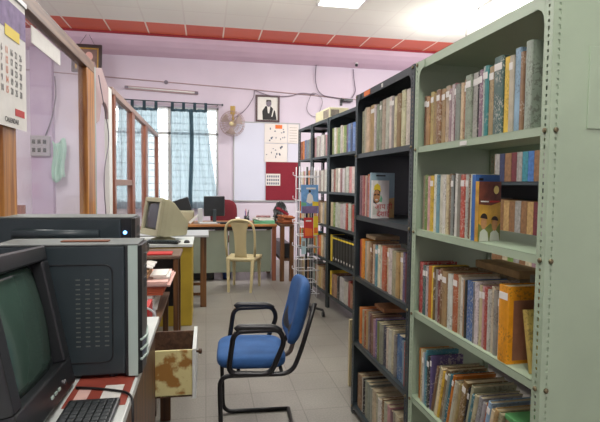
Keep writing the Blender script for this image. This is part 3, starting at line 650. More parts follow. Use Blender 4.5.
# ------------------------------------------------------------------ things on the back wall
Wy = WY-.001
rod = thing('curtain_rod', 'thin dark curtain rod above the window', 'curtain rod', (0, 9.2, 2.85))
obj('rod', MB().tube([(-1.72, 0, .03), (.28, 0, -.01)], .01, 8), M['dark_grey'], rod, smooth=True)
obj('finial', MB().lathe([(.001, 0), (.02, .005), (.02, .03), (.001, .035)], (.27, 0, -.01), 10, 'X'), M['dark_grey'], rod, smooth=True)
for x in (-1.65, .2): obj('bracket', MB().box(x-.008, -.012, -.02, x+.008, .098, .0), M['dark_grey'], rod)
def curtain(lab, xl, xr, xlb, xrb, dark=None):
    t = thing('curtain', lab, 'curtain', (0, 9.2, 0), 0, 'curtains at the window')
    W_ = xr-xl
    def fn(u, v):
        z = 2.72-v*1.75
        k = v*v*(3-2*v); a = xl+(xlb-xl)*k; b = xr+(xrb-xr)*k
        x = a+(b-a)*u
        y = .028*math.sin(u*W_*46+1.3*v)+.012*math.sin(u*W_*97+2)+.01*math.sin(v*7+u*9)
        return (x, y, z)
    obj('cloth', MB().grid(fn, 90, 30), M['curtain'], t, smooth=True, fix=False)
    n = max(2, int(W_/.16))
    for i in range(n):
        x = xl+.03+(W_-.06)*i/(n-1)
        lp = [(x-.022, -.014, 2.70), (x-.022, -.014, 2.86), (x-.022, .014, 2.86), (x-.022, .014, 2.70)]
        b = MB()
        for p, q in zip(lp[:-1], lp[1:]): b.add([p, (p[0]+.05, p[1], p[2]), (q[0]+.05, q[1], q[2]), q], [(0, 1, 2, 3)])
        obj('tab_loop', b, M['curtain_dark'], t, solid=.004, fix=False)
    obj('header_band', MB().grid(lambda u, v: (xl+W_*u, .028*math.sin(u*W_*46)+.012*math.sin(u*W_*97+2)-.006, 2.745-v*.05), 60, 1), M['curtain_dark'], t, fix=False, smooth=True)
    if dark:
        d0, d1 = dark
        obj('doubled_fold', MB().grid(lambda u, v: (d0+(d1-d0)*u+.012*math.sin(v*5), -.045+.012*math.sin(u*9), 2.72-v*1.75), 8, 12), M['curtain_dark'], t, fix=False, smooth=True, label='darker doubled fold')
    return t
curtain('sheer blue-grey curtain on the right half of the window', -.62, .02, -.60, .20, (-.30, -.23))
curtain('sheer blue-grey curtain on the left half, seen behind the partition', -1.50, -.84, -1.64, -.80)
obj_ = None
# tube light
t = thing('tube_light', 'unlit tube light fitting on the back wall above the window', 'tube light', (-.77, Wy, 3.07)); t.rotation_euler = (0, math.radians(2.2), 0)
obj('housing', MB().box(-.62, -.035, -.032, .62, 0, .032), M['mauve'], t, bevel=.003)
obj('tube', MB().tube([(-.57, -.045, 0), (.57, -.045, 0)], .013, 10), M['white_paint'], t, smooth=True)
for x in (-.6, .6): obj('end_cap', MB().box(x-.03, -.062, -.022, x+.03, 0, .022), M['grey_cable'], t, bevel=.003)
# conduit and cables
o = obj('conduit', MB().tube([(-4.0, Wy-.01, 3.36), (-1.7, Wy-.01, 3.26), (.8, Wy-.01, 3.158), (2.9, Wy-.01, 3.05), (4, Wy-.01, 3.0)], .009, 6), M['mauve'], smooth=True); tag(o, 'thin conduit line running across the back wall above the window', 'conduit')
o = obj('junction_box', MB().lathe([(.035, 0), (.035, -.03), (.001, -.032)], (-.7, Wy, 3.215), 12, 'Y'), M['grey_cable']); tag(o, 'small round junction box on the conduit above the tube light', 'junction box')
def cable(lab, pts, r=.007): o = obj('cable', MB().tube(rnd(pts, .12), r, 5), M['grey_cable'], smooth=True); tag(o, lab, 'cable')
Y_ = Wy-.032
cable('cable from the conduit down to the wall fan', [(.87, Y_, 3.14), (.86, Y_, 3.02), (.72, Y_, 2.78), (.50, Y_, 2.62)])
cable('dark cable dropping from the beam above the loose wire loop', [(2.02, Y_, 3.66), (2.0, Y_, 3.4), (2.05, Y_, 3.2), (2.15, Y_, 3.1), (2.5, Y_, 3.06)], .009)
cable('cable sagging between the picture and the loose wire loop', [(.88, Y_, 3.14), (1.1, Y_, 3.06), (1.5, Y_, 3.05), (1.75, Y_, 3.14), (2.0, Y_, 3.11)], .007)
o = obj('wire_loop', MB().tube([(2.0+.14*math.cos(a)+.02*math.sin(3*a), Y_, 2.92+.22*math.sin(a)) for a in [2*PI*i/24 for i in range(24)]], .005, 5, closed=True), M['grey_cable'], smooth=True); tag(o, 'loose loop of thin wire hanging on the back wall', 'wire loop')
cable('black cable dropping from the camera hook to the wall bracket', [(2.74, Y_, 3.62), (2.76, Y_, 3.4), (2.80, Y_, 3.2), (2.72, Y_, 3.08)], .009)
t = thing('wall_bracket', 'small dark bracket with tangled wires on the back wall', 'bracket', (2.60, Wy, 3.02))
obj('arm', MB().box(-.06, -.12, -.02, .12, 0, .03), M['black_plastic'], t, bevel=.004); obj('plate', MB().box(-.1, -.03, -.09, -.06, 0, .05), M['black_plastic'], t)
t = thing('security_camera', 'small security camera fixed under the beam at the right', 'camera', (2.74, 9.05, CEIL-.21))
obj('mount', MB().lathe([(.03, 0), (.03, -.02), (.001, -.022)], (0, 0, 0), 10), M['white_paint'], t); obj('body', MB().lathe([(.001, -.07), (.025, -.065), (.03, -.04), (.02, -.02)], (0, 0, 0), 10), M['black_plastic'], t, smooth=True)
# framed portrait
def frame(lab, x, z, w_, h_, fm, border, tilt=0, d=.03, yy_=Wy-.004):
    t = thing('framed_picture', lab, 'picture', (x, yy_, z)); t.rotation_euler = (-tilt, 0, 0)
    f = MB(); a, b = w_/2, h_/2
    f.box(-a, -d, 0, a, 0, border).box(-a, -d, h_-border, a, 0, h_).box(-a, -d, border, -a+border, 0, h_-border).box(a-border, -d, border, a, 0, h_-border)
    obj('frame', f, fm, t, bevel=.003); return t
t = frame('framed black-and-white picture of a man in a dark suit at a desk', 1.117, 2.575, .445, .49, mat('dark_maroon_frame', srgb(66, 34, 40), .4), .035)
obj('print', MB().box(-.19, -.012, .03, .19, -.004, .46), M['paper'], t)
def flat(name, poly, m, par, y=-.0135): return obj(name, MB().prism(poly, y, y+.0014, 'XZ'), m, par)
flat('figure_print', [(-.09, .04), (-.1, .2), (-.04, .29), (.06, .29), (.14, .2), (.17, .04)], M['black'], t)
flat('figure_print', [(.005, .16), (-.01, .29), (.05, .29), (.03, .16)], M['paper'], t, -.015)
flat('figure_print', ell(.02, .34, .05, .062), M['grey_cable'], t, -.0165)
flat('figure_print', [(.07, .1), (.10, .24), (.12, .23), (.09, .1)], M['paper'], t, -.015)
flat('figure_print', [(-.03, .36), (-.025, .405), (.06, .405), (.07, .36), (.02, .385)], M['hair'], t, -.018)
t = frame('large dark and gold framed picture of a figure, tilted, half hidden behind the partition beam', -1.90, 3.20, .46, .46, mat('black_frame', srgb(50, 36, 38), .4), .05, .12, .04, 8.72)
obj('gold_inset', MB().box(-.18, -.02, .05, -.155, -.005, .41).box(.155, -.02, .05, .18, -.005, .41).box(-.18, -.02, .385, .18, -.005, .41), M['gold'], t)
obj('print', MB().box(-.155, -.014, .05, .155, -.004, .385), mat('brown_print', srgb(120, 96, 90), .6, noise=.3, scale=10), t)
flat('figure_print', ell(.03, .27, .06, .075), mat('pink_figure', srgb(216, 170, 160), .6), t, -.0155); flat('figure_print', [(-.12, .05), (-.1, .15), (.0, .2), (.12, .18), (.15, .05)], M['mauve'], t, -.0155)
obj('hanging_wire', MB().tube([(-.12, -.02, .45), (0, .02, .68)], .003, 5).tube([(.12, -.02, .45), (0, .02, .68)], .003, 5), M['black_cable'], t)
# wall fan
t = thing('wall_fan', 'round caged wall fan beside the window curtain', 'fan', (.46, 9.08, 2.50)); t.rotation_euler = (math.radians(8), 0, math.radians(-14))
cg = MB()
for i in range(26):
    a = 2*PI*i/26
    cg.tube([(.03*math.cos(a), -.10, .03*math.sin(a)), (.14*math.cos(a), -.095, .14*math.sin(a)), (.21*math.cos(a), -.05, .21*math.sin(a)), (.225*math.cos(a), 0, .225*math.sin(a)), (.19*math.cos(a), .05, .19*math.sin(a)), (.06*math.cos(a), .09, .06*math.sin(a))], .0028, 4)
for r, y in ((.225, 0), (.21, -.05), (.14, -.095), (.19, .05)):
    cg.tube([(r*math.cos(2*PI*i/28), y, r*math.sin(2*PI*i/28)) for i in range(28)], .004, 5, closed=True)
obj('cage', cg, M['mauve'], t, smooth=True)
obj('hub', MB().lathe([(.001, -.11), (.035, -.108), (.04, -.1), (.04, -.02), (.055, 0), (.06, .1), (.03, .14), (.001, .142)], (0, 0, 0), 16, 'Y'), M['cream_plastic'], t, smooth=True)
for k in range(3):
    a0 = 2*PI*k/3+.4
    def bl(u, v, a0=a0):
        a = a0+(v-.5)*(.5+.55*u); r = .045+.15*u
        return (r*math.cos(a), -.045+.035*(v-.5), r*math.sin(a))
    obj('blade', MB().grid(bl, 6, 6), mat('tan_blade', srgb(176, 160, 150), .35), t, smooth=True, solid=.003, fix=False)
obj('wall_mount', MB().box(-.035, .02, .16, .035, .14, .31).box(-.02, .06, 0, .02, .1, .2), mat('yellowed_mount', srgb(190, 160, 84), .5), t, bevel=.006)

# whiteboard with papers and maroon notice board
t = thing('whiteboard', 'large whiteboard with silver rim hanging on the back wall', 'whiteboard', (0, Wy, 0))
obj('board', MB().box(.50, -.02, 1.12, 1.72, 0, 2.56), M['whiteboard'], t)
rm = MB().box(.49, -.028, 1.10, 1.73, 0, 1.125).box(.49, -.028, 2.55, 1.73, 0, 2.57).box(.49, -.028, 1.10, .51, 0, 2.57).box(1.71, -.028, 1.10, 1.73, 0, 2.57)
obj('rim', rm, M['grey_lam'], t, bevel=.003)
o = obj('notice_board', MB().box(1.09, Wy-.04, 1.13, 1.70, Wy-.029, 1.84), M['maroon_felt']); tag(o, 'maroon felt notice board panel on the right of the whiteboard', 'notice board')
cells = [((1.06, 2.19, 1.49, 2.545), 'notice sheet with small dark clippings at the top left', 'a'), ((1.06, 1.84, 1.49, 2.18), 'notice sheet dotted with small dark figures below the topmost sheet', 'b'),
         ((1.50, 2.19, 1.70, 2.545), 'narrow notice sheet of grey lines beside the top clippings sheet', 'c'), ((1.50, 1.84, 1.70, 2.18), 'plain pale sheet above the maroon notice board', 'd'), ((1.09, 1.40, 1.36, 1.62), 'white sheet of small pictures pinned on the maroon notice board', 'e')]
for (x0, z0, x1, z1), lab, kd in cells:
    pr = MB(); y0_, y1_ = (Wy-.045, Wy-.0405) if kd == 'e' else (Wy-.034, Wy-.029); yy = y0_-.001
    pr.box(x0, y0_, z0, x1, y1_, z1); pr.mi = 1; random.seed(ord(kd))
    if kd in 'ab':
        for _ in range(12): x = random.uniform(x0+.03, x1-.05); z = random.uniform(z0+.03, z1-.06); pr.box(x, yy, z, x+random.uniform(.015, .03), yy+.002, z+random.uniform(.015, .04))
    if kd == 'c':
        for i in range(6): pr.box(x0+.03, yy, z0+.04+i*.05, x1-.03, yy+.002, z0+.046+i*.05)
    if kd == 'e':
        for i in range(6):
            for j in range(3): pr.box(x0+.02+i*.04, yy, z0+.02+j*.065, x0+.045+i*.04, yy+.002, z0+.06+j*.065)
    p = obj('notice_paper', pr, [mat('notice_sheet', srgb(*((212, 212, 226) if kd == 'd' else (226, 220, 214))), .8), M['carton_print'] if kd == 'c' else mat('ink_marks', srgb(90, 100, 120), .7)]); tag(p, lab, 'paper', 'papers on the whiteboard')
    if kd == 'a': obj('heading', MB().box(x0+.2, yy, z1-.09, x0+.33, yy+.001, z1-.02), M['orange'], p, label='orange heading')
random.seed(11)

# switchboard with green cloth on the pillar beyond the partition
t = thing('switchboard', 'grey switchboard on the mauve pillar seen through the partition glass', 'switchboard', (-2.74, 9.155, 1.86))
obj('panel', MB().box(-.15, -.06, 0, .15, 0, .34), mat('switch_panel_grey', srgb(150, 145, 150), .5), t, bevel=.005)
for i in range(3):
    for j in range(2): obj('switch', MB().box(-.12+i*.085, -.07, .06+j*.14, -.07+i*.085, -.06, .13+j*.14), M['black_plastic'], t)
cable('dark cable running down the pillar to the switchboard', [(-2.5, 9.13, 3.2), (-2.48, 9.13, 2.9), (-2.55, 9.13, 2.5), (-2.66, 9.13, 2.2)], .012)
def gc(u, v): return (-2.55+.2*u+.02*math.sin(v*6), 9.1+.03*math.sin(u*14), 2.12-.66*v-.05*math.sin(u*5))
o = obj('cloth', MB().grid(gc, 16, 12), mat('pale_green_cloth', srgb(160, 196, 180), .85), smooth=True, solid=.004, fix=False); tag(o, 'pale green cloth hanging beside the switchboard behind the glass', 'cloth')
for i, (x, y, s_) in enumerate(((-3.1, 8.3, 1),)):
    t = thing('wooden_chair', 'brown wooden chair beyond the partition glass', 'chair', (-2.55, 6.9, 0))
    for sx in (-.2, .2):
        for sy in (-.2, .2): obj('leg', MB().box(sx-.02, sy-.02, 0, sx+.02, sy+.02, 1.12 if sy > 0 else .45), M['redbrown_wood'], t)
    obj('seat', MB().box(-.23, -.23, .45, .23, .23, .48), M['redbrown_wood'], t, bevel=.005); obj('backrest', MB().box(-.2, .185, .9, .2, .215, 1.12), M['redbrown_wood'], t, bevel=.005)

# ------------------------------------------------------------------ near computer table
t = thing('computer_table', 'long white-topped brown computer table at the left front', 'table', (0, 0, 0))
obj('tabletop', MB().box(-.81, .5, .72, -.235, 2.62, .75), M['white_lam'], t, bevel=.003)
obj('front_panel', MB().box(-.275, .55, .03, -.255, 2.58, .72), M['brown'], t)
obj('side_panel', MB().box(-.80, 2.58, .0, -.255, 2.60, .72), M['brown'], t); obj('side_panel', MB().box(-.80, .55, .0, -.255, .57, .72), M['brown'], t)
# open drawer: belongs to a small drawer unit at the table's far end
t = thing('drawer_unit', 'brown drawer unit at the far end of the computer table, one drawer open', 'drawer unit', (0, 0, 0))
b = MB().box(-.80, 2.63, .05, -.30, 2.65, .60).box(-.80, 3.06, .05, -.30, 3.08, .60).box(-.80, 2.63, .05, -.78, 3.08, .6).box(-.80, 2.63, .57, -.30, 3.08, .60).box(-.80, 2.63, .05, -.30, 3.08, .07)
obj('carcass', b, M['brown'], t)
for x, y in ((-.24, 3.06), (-.32, 2.66)): obj('leg', MB().box(x-.03, y-.02, 0, x+.03, y+.02, .30 if x > -.29 else .05), M['brown'], t)
M['stain'] = None
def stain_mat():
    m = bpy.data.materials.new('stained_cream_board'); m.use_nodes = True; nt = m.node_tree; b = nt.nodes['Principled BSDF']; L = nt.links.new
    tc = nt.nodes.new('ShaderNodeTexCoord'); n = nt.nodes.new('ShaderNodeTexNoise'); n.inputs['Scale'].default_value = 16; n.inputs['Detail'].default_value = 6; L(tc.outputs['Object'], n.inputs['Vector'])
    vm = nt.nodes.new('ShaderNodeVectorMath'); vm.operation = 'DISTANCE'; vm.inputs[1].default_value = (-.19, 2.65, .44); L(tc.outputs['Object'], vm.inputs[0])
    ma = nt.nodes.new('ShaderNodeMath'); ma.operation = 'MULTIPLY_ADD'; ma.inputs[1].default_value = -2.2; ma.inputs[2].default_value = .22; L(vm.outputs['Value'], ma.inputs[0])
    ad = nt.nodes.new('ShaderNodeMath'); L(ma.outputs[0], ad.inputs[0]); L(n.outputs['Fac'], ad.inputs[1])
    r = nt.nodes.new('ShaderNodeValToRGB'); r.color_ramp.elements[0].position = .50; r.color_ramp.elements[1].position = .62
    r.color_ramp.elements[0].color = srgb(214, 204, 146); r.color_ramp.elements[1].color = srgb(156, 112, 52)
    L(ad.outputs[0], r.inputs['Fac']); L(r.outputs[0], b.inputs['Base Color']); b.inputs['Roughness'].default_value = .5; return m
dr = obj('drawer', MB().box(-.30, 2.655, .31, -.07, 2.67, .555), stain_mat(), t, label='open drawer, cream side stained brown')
obj('drawer_back', MB().box(-.30, 3.04, .31, -.07, 3.055, .545), M['brown_y'], dr); obj('drawer_bottom', MB().box(-.30, 2.655, .305, -.07, 3.055, .315), M['brown_y'], dr)
obj('drawer_front', MB().box(-.07, 2.64, .30, -.05, 3.06, .565), M['white_lam'], dr, label='white faced drawer front')
obj('knob', MB().lathe([(.001, .03), (.014, .028), (.014, .015), (.006, .01), (.006, 0)], (-.05, 2.66, .545), 10, 'X'), M['brown'], dr, smooth=True)
o = obj('basket', MB().lathe([(.05, 0), (.07, .16), (.062, .16), (.045, .01)], (-.22, 2.78, .318), 16), M['blue_plastic'], smooth=True); tag(o, 'blue plastic tub inside the open drawer', 'tub')
# low side table with papers behind
t = thing('side_table', 'low brown table holding piles of papers behind the computer table', 'table', (0, 0, 0))
obj('tabletop', MB().box(-.81, 3.10, .53, -.29, 4.15, .55), M['brown_y'], t)
for x in (-.78, -.32):
    for y in (3.13, 4.11): obj('leg', MB().box(x-.02, y-.02, 0, x+.02, y+.02, .53), M['brown'], t)
random.seed(5)
def sheets(name, lab, cat, x0, y0, x1, y1, z0, z1, m, rz=0, grp=None, jag=.012):
    b = MB(); n = max(1, int((z1-z0)/.012)); cx, cy = (x0+x1)/2, (y0+y1)/2
    for i in range(n):
        dx, dy = random.uniform(-jag, jag), random.uniform(-jag, jag); a = z0+(z1-z0)*i/n
        Mx = Matrix.Translation((cx+dx, cy+dy, 0)) @ Matrix.Rotation(rz+random.uniform(-.04, .04), 4, 'Z')
        b.box(-(x1-x0)/2, -(y1-y0)/2, a, (x1-x0)/2, (y1-y0)/2, a+(z1-z0)/n*.92, Mx)
    o = obj(name, b, m); tag(o, lab, cat, grp); return o
M['orange_board'] = mat('orange_red_board', srgb(190, 92, 60), .6, noise=.1, scale=20)
M['pink_paper'] = mat('pink_paper', srgb(226, 186, 176), .7, noise=.06, scale=20)
M['brown_env'] = mat('brown_paper', srgb(206, 164, 122), .7, noise=.15, scale=20)
sheets('paper_stack', 'pile of white paper under the orange-red tray', 'papers', -0.74, 3.5, -0.35, 4.05, .551, .66, M['paper'])
sheets('paper_tray', 'orange-red file tray on the pile of white paper', 'tray', -0.72, 3.52, -0.29, 4.0, .662, .72, M['orange_board'], jag=.003)
sheets('paper_stack', 'pink papers lying on the orange-red tray', 'papers', -0.70, 3.5, -0.25, 4.02, .722, .76, M['pink_paper'])
sheets('envelope_stack', 'brown paper packets on top of the pink papers', 'papers', -0.76, 3.52, -0.39, 3.9, .762, .83, M['brown_env'])
o = obj('plastic_sleeve', MB().grid(lambda u, v: (-.70+.34*u, 3.55+.3*v, .850+.008*math.sin(u*17)+.006*math.sin(v*13+u*6)), 16, 10), mat('glossy_sleeve', srgb(226, 222, 214), .15), smooth=True, solid=.002, fix=False); tag(o, 'glossy crumpled plastic sleeve on the brown packets', 'plastic sleeve')
o = obj('notepad', MB().box(-.60, 3.46, .7625, -.44, 3.49, .79), M['yel'], bevel=.002); tag(o, 'yellow notepad edge in front of the brown packets', 'notepad')
sheets('paper_sheet', 'small white sheets at the right edge of the pink papers', 'papers', -.37, 3.6, -.26, 3.85, .762, .79, M['paper'])
def crumple(lab, cx, cy, z0, rx, ry, h, m, seed):
    def fn(u, v):
        a = 2*PI*u; p = PI*v*.5; k = 1+.22*math.sin(5*a+seed)+.15*math.sin(9*a+3*v*5+seed*2)
        return (cx+rx*math.cos(a)*math.sin(p+.15)*k, cy+ry*math.sin(a)*math.sin(p+.15)*k, z0+h*math.cos(p)*(1+.15*math.sin(7*a+seed)))
    o = obj('plastic_bag', MB().grid(fn, 26, 8), m, solid=.0015, fix=False); tag(o, lab, 'plastic bag')
crumple('crumpled clear plastic bag in front of the paper piles', -.385, 3.24, .552, .06, .08, .13, mat('clear_plastic', srgb(200, 204, 210), .2, noise=.3, scale=30), 1)
crumple('crumpled blue-grey plastic bag beside the clear bag', -.58, 3.33, .552, .07, .06, .20, mat('bluegrey_plastic', srgb(112, 130, 176), .3, noise=.2, scale=20), 2.3)
o = obj('book', MB().box(-.33, 2.78, .601, -.305, 2.98, .76), M['red'], bevel=.002); tag(o, 'red booklet standing just behind the front computer tower', 'book')
cable2 = obj('cable', MB().tube(rnd([(-.45, 2.55, .757), (-.34, 2.66, .80), (-.265, 2.70, .76), (-.265, 2.73, .66), (-.28, 2.74, .61)], .08), .006, 6), M['white_wire'], smooth=True); tag(cable2, 'white cable curling off the far end of the white tabletop', 'cable')
# small brown table beyond with red book
t = thing('side_table', 'small brown wooden table with a thin top in front of the yellow desk', 'table', (0, 0, 0))
obj('tabletop', MB().box(-.81, 4.25, .80, -.21, 4.72, .83), mat('dull_brown_top', srgb(112, 92, 78), .5, noise=.1, scale=8), t, bevel=.008)
for x in (-.78, -.25):
    for y in (4.30, 4.68): obj('leg', MB().box(x-.02, y-.02, 0, x+.02, y+.02, .80), M['brown'], t)
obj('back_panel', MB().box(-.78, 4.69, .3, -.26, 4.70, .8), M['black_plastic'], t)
o = obj('book', MB().box(-.48, 4.27, .831, -.28, 4.42, .846), M['red'], bevel=.003); o.rotation_euler = (0, 0, 0); tag(o, 'thin red book lying on the small brown table', 'book')
o = obj('telephone', MB().prism([(4.35, .831), (4.35, .86), (4.50, .90), (4.60, .89), (4.62, .831)], -.56, -.40, 'YZ').tube(rnd([(-.55, 4.46, .91), (-.48, 4.44, .925), (-.40, 4.46, .905)], .05), .018, 8), M['black_plastic'], bevel=.004); o.location = (-.10, .04, 0); tag(o, 'black telephone on the small brown table', 'telephone')

# ------------------------------------------------------------------ CRT monitor at the left front
t = thing('crt_monitor', 'large black tube monitor on the white table at the left edge', 'monitor', (-.455, 1.52, .75), math.radians(0))
# local: screen faces +x, width along y
obj('stand', MB().lathe([(.13, 0), (.125, .008), (.09, .014), (.08, .03)], (-.16, 0, 0), 24), M['black_plastic'], t, smooth=True)
hd = bpy.data.objects.new('monitor_head', None); COL.objects.link(hd); hd.parent = t
w2, z0, z1 = .215, .035, .44
def ringb(x, w_, a, b): return [(x, -w_, a), (x, w_, a), (x, w_, b), (x, -w_, b)]
def loft(rings):
    b = MB(); vs = [p for r in rings for p in r]; n = len(rings[0]); fs = []
    for i in range(len(rings)-1):
        for j in range(n): fs.append((i*n+j, i*n+(j+1) % n, (i+1)*n+(j+1) % n, (i+1)*n+j))
    fs += [tuple(range(n)), tuple(range((len(rings)-1)*n, len(rings)*n))[::-1]]
    return b.add(vs, fs)
bpy.data.objects.remove(hd)
T_ = math.radians(-6)
tilt = Matrix.Translation((.012, -.012, .026)) @ Matrix.Rotation(math.radians(-3), 4, 'X') @ Matrix.Rotation(math.radians(-12), 4, 'Y') @ Matrix.Scale(1.16, 4)
def tb(mb):
    mb.v = [tuple(tilt @ Vector(v)) for v in mb.v]; return mb
obj('casing', tb(loft([ringb(-.02, w2-.004, .004, .40), ringb(-.10, w2-.02, .02, .385), ringb(-.24, .13, .06, .30), ringb(-.30, .11, .08, .26)])), M['black_plastic'], t, bevel=.012)
bz = MB(); A, Bz = .165, (.075, .362)
bz.box(-.03, -w2, 0, .012, w2, Bz[0]).box(-.03, -w2, Bz[1], .012, w2, .405).box(-.03, -w2, Bz[0], .012, -A, Bz[1]).box(-.03, A, Bz[0], .012, w2, Bz[1])
obj('bezel', tb(bz), M['dark_grey2'], t, bevel=.006)
def scr(u, v): a = (u-.5)*2; c = (v-.5)*2; return (-.004-.012*(a*a+c*c)+.002, A*1.02*a, (Bz[0]+Bz[1])/2+(Bz[1]-Bz[0])/2*1.02*c)
obj('screen', tb(MB().grid(scr, 14, 12)), M['crt_glass'], t, smooth=True, solid=.003, fix=False)
obj('button', tb(MB().lathe([(.008, 0), (.008, .004), (.001, .0045)], (.012, .12, .03), 12, 'X')), M['chrome'], t)
for k in range(3): obj('button', tb(MB().box(.012, .0+k*.03, .026, .015, .015+k*.03, .033)), M['silver'], t)
# keyboard
t = thing('keyboard', 'black computer keyboard in front of the large black monitor', 'keyboard', (-.335, 1.35, .751), math.radians(0))
obj('case', MB().box(-.075, -.22, 0, .075, .24, .022), M['black_plastic'], t, bevel=.006)
kb = MB()
for i in range(6):
    for j in range(18):
        if i == 0 and 5 < j < 11: continue
        x = .055-i*.0215; y = -.20+j*.0235; kb.box(x-.009, y-.0098, .022, x+.009, y+.0098, .031)
kb.box(.046, -.20+6*.0235-.0098, .022, .064, -.20+10*.0235+.0098, .031)
ko = obj('keys', kb, mat('charcoal_keys', srgb(52, 56, 58), .45), t, bevel=.002)
o = obj('mouse_mat', MB().box(-.43, 1.58, .7502, -.245, 1.86, .7515), mat('red_brown_sheet', srgb(150, 66, 52), .6, noise=.15, scale=25)); tag(o, 'red-brown printed sheet on the table under the front tower', 'sheet')
obj('printed_patch', MB().box(-.33, 1.63, .7516, -.27, 1.74, .752), M['paper'], o, label='white label on the sheet'); obj('printed_patch', MB().box(-.41, 1.62, .7516, -.37, 1.72, .752), M['pink_paper'], o, label='pale printed figure')
o = obj('cable', MB().tube(rnd([(-.42, 1.72, .758), (-.34, 1.70, .758), (-.255, 1.66, .758), (-.228, 1.62, .757), (-.222, 1.58, .70), (-.222, 1.56, .5), (-.222, 1.56, .2)], .03), .004, 6), M['black_cable'], smooth=True); tag(o, 'black keyboard cable falling over the white table edge', 'cable')

# ------------------------------------------------------------------ computer towers
def tower(lab, loc, rz, dp, wd, ht, ridge=False, led=False):
    t = thing('computer_tower', lab, 'computer tower', loc, rz)       # local: front faces +x, side facing -y
    obj('case', MB().box(-dp, 0, .012, -.045, wd, ht), M['dark_grey'], t, bevel=.006)
    obj('top_cover', MB().box(-dp-.002, -.002, ht, -.0, wd+.002, ht+.006), M['grey_top'], t, bevel=.002)
    for x in (-dp+.05, -.09):
        for y in (.03, wd-.03): obj('foot', MB().lathe([(.015, 0), (.015, .012)], (x, y, 0), 10), M['black_plastic'], t)
    fr = [(-.045, -.001), (-.004, -.001), (.010, .02), (.014, wd/2), (.010, wd-.02), (-.004, wd+.001), (-.045, wd+.001)]
    obj('front_bezel', MB().prism(fr, .006, ht, 'XY'), M['dark_grey2'], t, bevel=.003)
    obj('bezel_strip', MB().box(-.034, -.0035, .006, -.002, .004, ht), M['silver'] if not led else M['black_plastic'], t, bevel=.001, label='silver edge strip' if not led else None)
    for k, z in enumerate((ht-.07, ht-.115, ht-.16)):
        obj('drive_slot', MB().prism([(.008, .022), (.017, wd/2), (.008, wd-.022), (.002, wd/2)], z, z+.034, 'XY'), M['dark_grey'], t, bevel=.001)
    for k in range(3):
        obj('grille_fin', MB().tube([(.008, .01, .06+k*.035), (.018, wd/2, .05+k*.035), (.008, wd-.01, .06+k*.035)], .005, 6), M['silver'], t, smooth=True)
    return t
t = tower('dark grey computer tower with silver edge strip on the white table, nearest the camera', (-.232, 1.80, .752), 0, .46, .19, .465)
rp = rnd([(-.40, -.0015, .06), (-.085, -.0015, .06), (-.085, -.0015, .40), (-.40, -.0015, .40)], .03, 4, True)
obj('pressed_outline', MB().tube(rp, .0022, 5, closed=True), M['dark_grey2'], t, smooth=True)
vs_ = MB()
for j in range(15):
    for i in range(4): vs_.box(-.205+i*.031, -.0012, .115+j*.0165, -.191+i*.031, .001, .119+j*.0165)
obj('vent_slots', vs_, mat('vent_edges', srgb(98, 104, 98), .5), t)
t = tower('dark computer tower with a blue light standing behind the silver-striped tower', (-.31, 2.22, .752), 0, .52, .2, .53, led=True)
obj('power_light', MB().lathe([(.006, 0), (.006, .004), (.001, .005)], (.0, .0, .42), 10, 'X'), M['led'], t, label='lit blue power light')
obj('power_light', MB().lathe([(.008, 0), (.008, -.004), (.001, -.005)], (-.028, -.003, .47), 10, 'Y'), M['led'], t, label='lit blue power light')
obj('side_ridge', MB().tube([(-.46, -.02, .468), (-.13, -.02, .462)], .021, 10), M['dark_grey'], t, smooth=True, label='raised ridge along the side')
o = obj('folded_cloth', MB().box(-.50, 1.86, 1.2235, -.34, 1.90, 1.228), mat('brown_strap', srgb(120, 74, 52), .8), bevel=.002); tag(o, 'flat brown strip lying on top of the nearest tower', 'strip')

# ------------------------------------------------------------------ yellow desk with the beige monitor
t = thing('desk', 'mustard yellow sided desk with a white top', 'desk', (0, 0, 0))
obj('desktop', MB().box(-.81, 5.05, .80, -.13, 5.75, .83), M['white_lam'], t, bevel=.003)
obj('side_panel', MB().box(-.50, 5.08, 0, -.14, 5.11, .80), M['yellow'], t, bevel=.003); obj('side_panel', MB().box(-.17, 5.11, 0, -.14, 5.70, .80), M['yellow'], t, bevel=.003)
obj('back_panel', MB().box(-.79, 5.7, .1, -.14, 5.72, .80), M['yellow'], t)
t = thing('crt_monitor', 'beige tube monitor turned left on the yellow desk', 'monitor', (-.55, 5.38, .831), math.radians(211))
# local: screen faces +x
obj('stand', MB().lathe([(.13, 0), (.125, .012), (.07, .03), (.06, .06)], (-.12, 0, 0), 20), M['beige'], t, smooth=True)
tilt = Matrix.Translation((.02, 0, .06)) @ Matrix.Rotation(math.radians(-10), 4, 'Y')
obj('casing', tb(loft([ringb(0, .19, 0, .385), ringb(-.06, .19, .0, .385), ringb(-.13, .175, .01, .36), ringb(-.33, .10, .04, .22), ringb(-.37, .09, .05, .20)])), M['beige'], t, bevel=.012)
bz = MB().box(0, -.195, -.005, .03, .195, .06).box(0, -.195, .345, .03, .195, .39).box(0, -.195, .06, .03, -.15, .345).box(0, .15, .06, .03, .195, .345)
obj('bezel', tb(bz), M['beige'], t, bevel=.006)
def scr2(u, v): a = (u-.5)*2; c = (v-.5)*2; return (.016-.010*(a*a+c*c), .153*a, .2025+.145*c)
obj('screen', tb(MB().grid(scr2, 10, 10)), M['crt_dark'], t, smooth=True, solid=.003, fix=False)
t = thing('keyboard', 'dark keyboard on the yellow desk below the beige monitor', 'keyboard', (-.42, 5.13, .831), math.radians(82))
obj('case', MB().box(-.07, -.16, 0, .07, .16, .02), M['black_plastic'], t, bevel=.005)
kb = MB()
for i in range(5):
    for j in range(12): kb.box(-.055+i*.024, -.145+j*.025, .02, -.036+i*.024, -.125+j*.025, .028)
obj('keys', kb, M['dark_grey'], t)
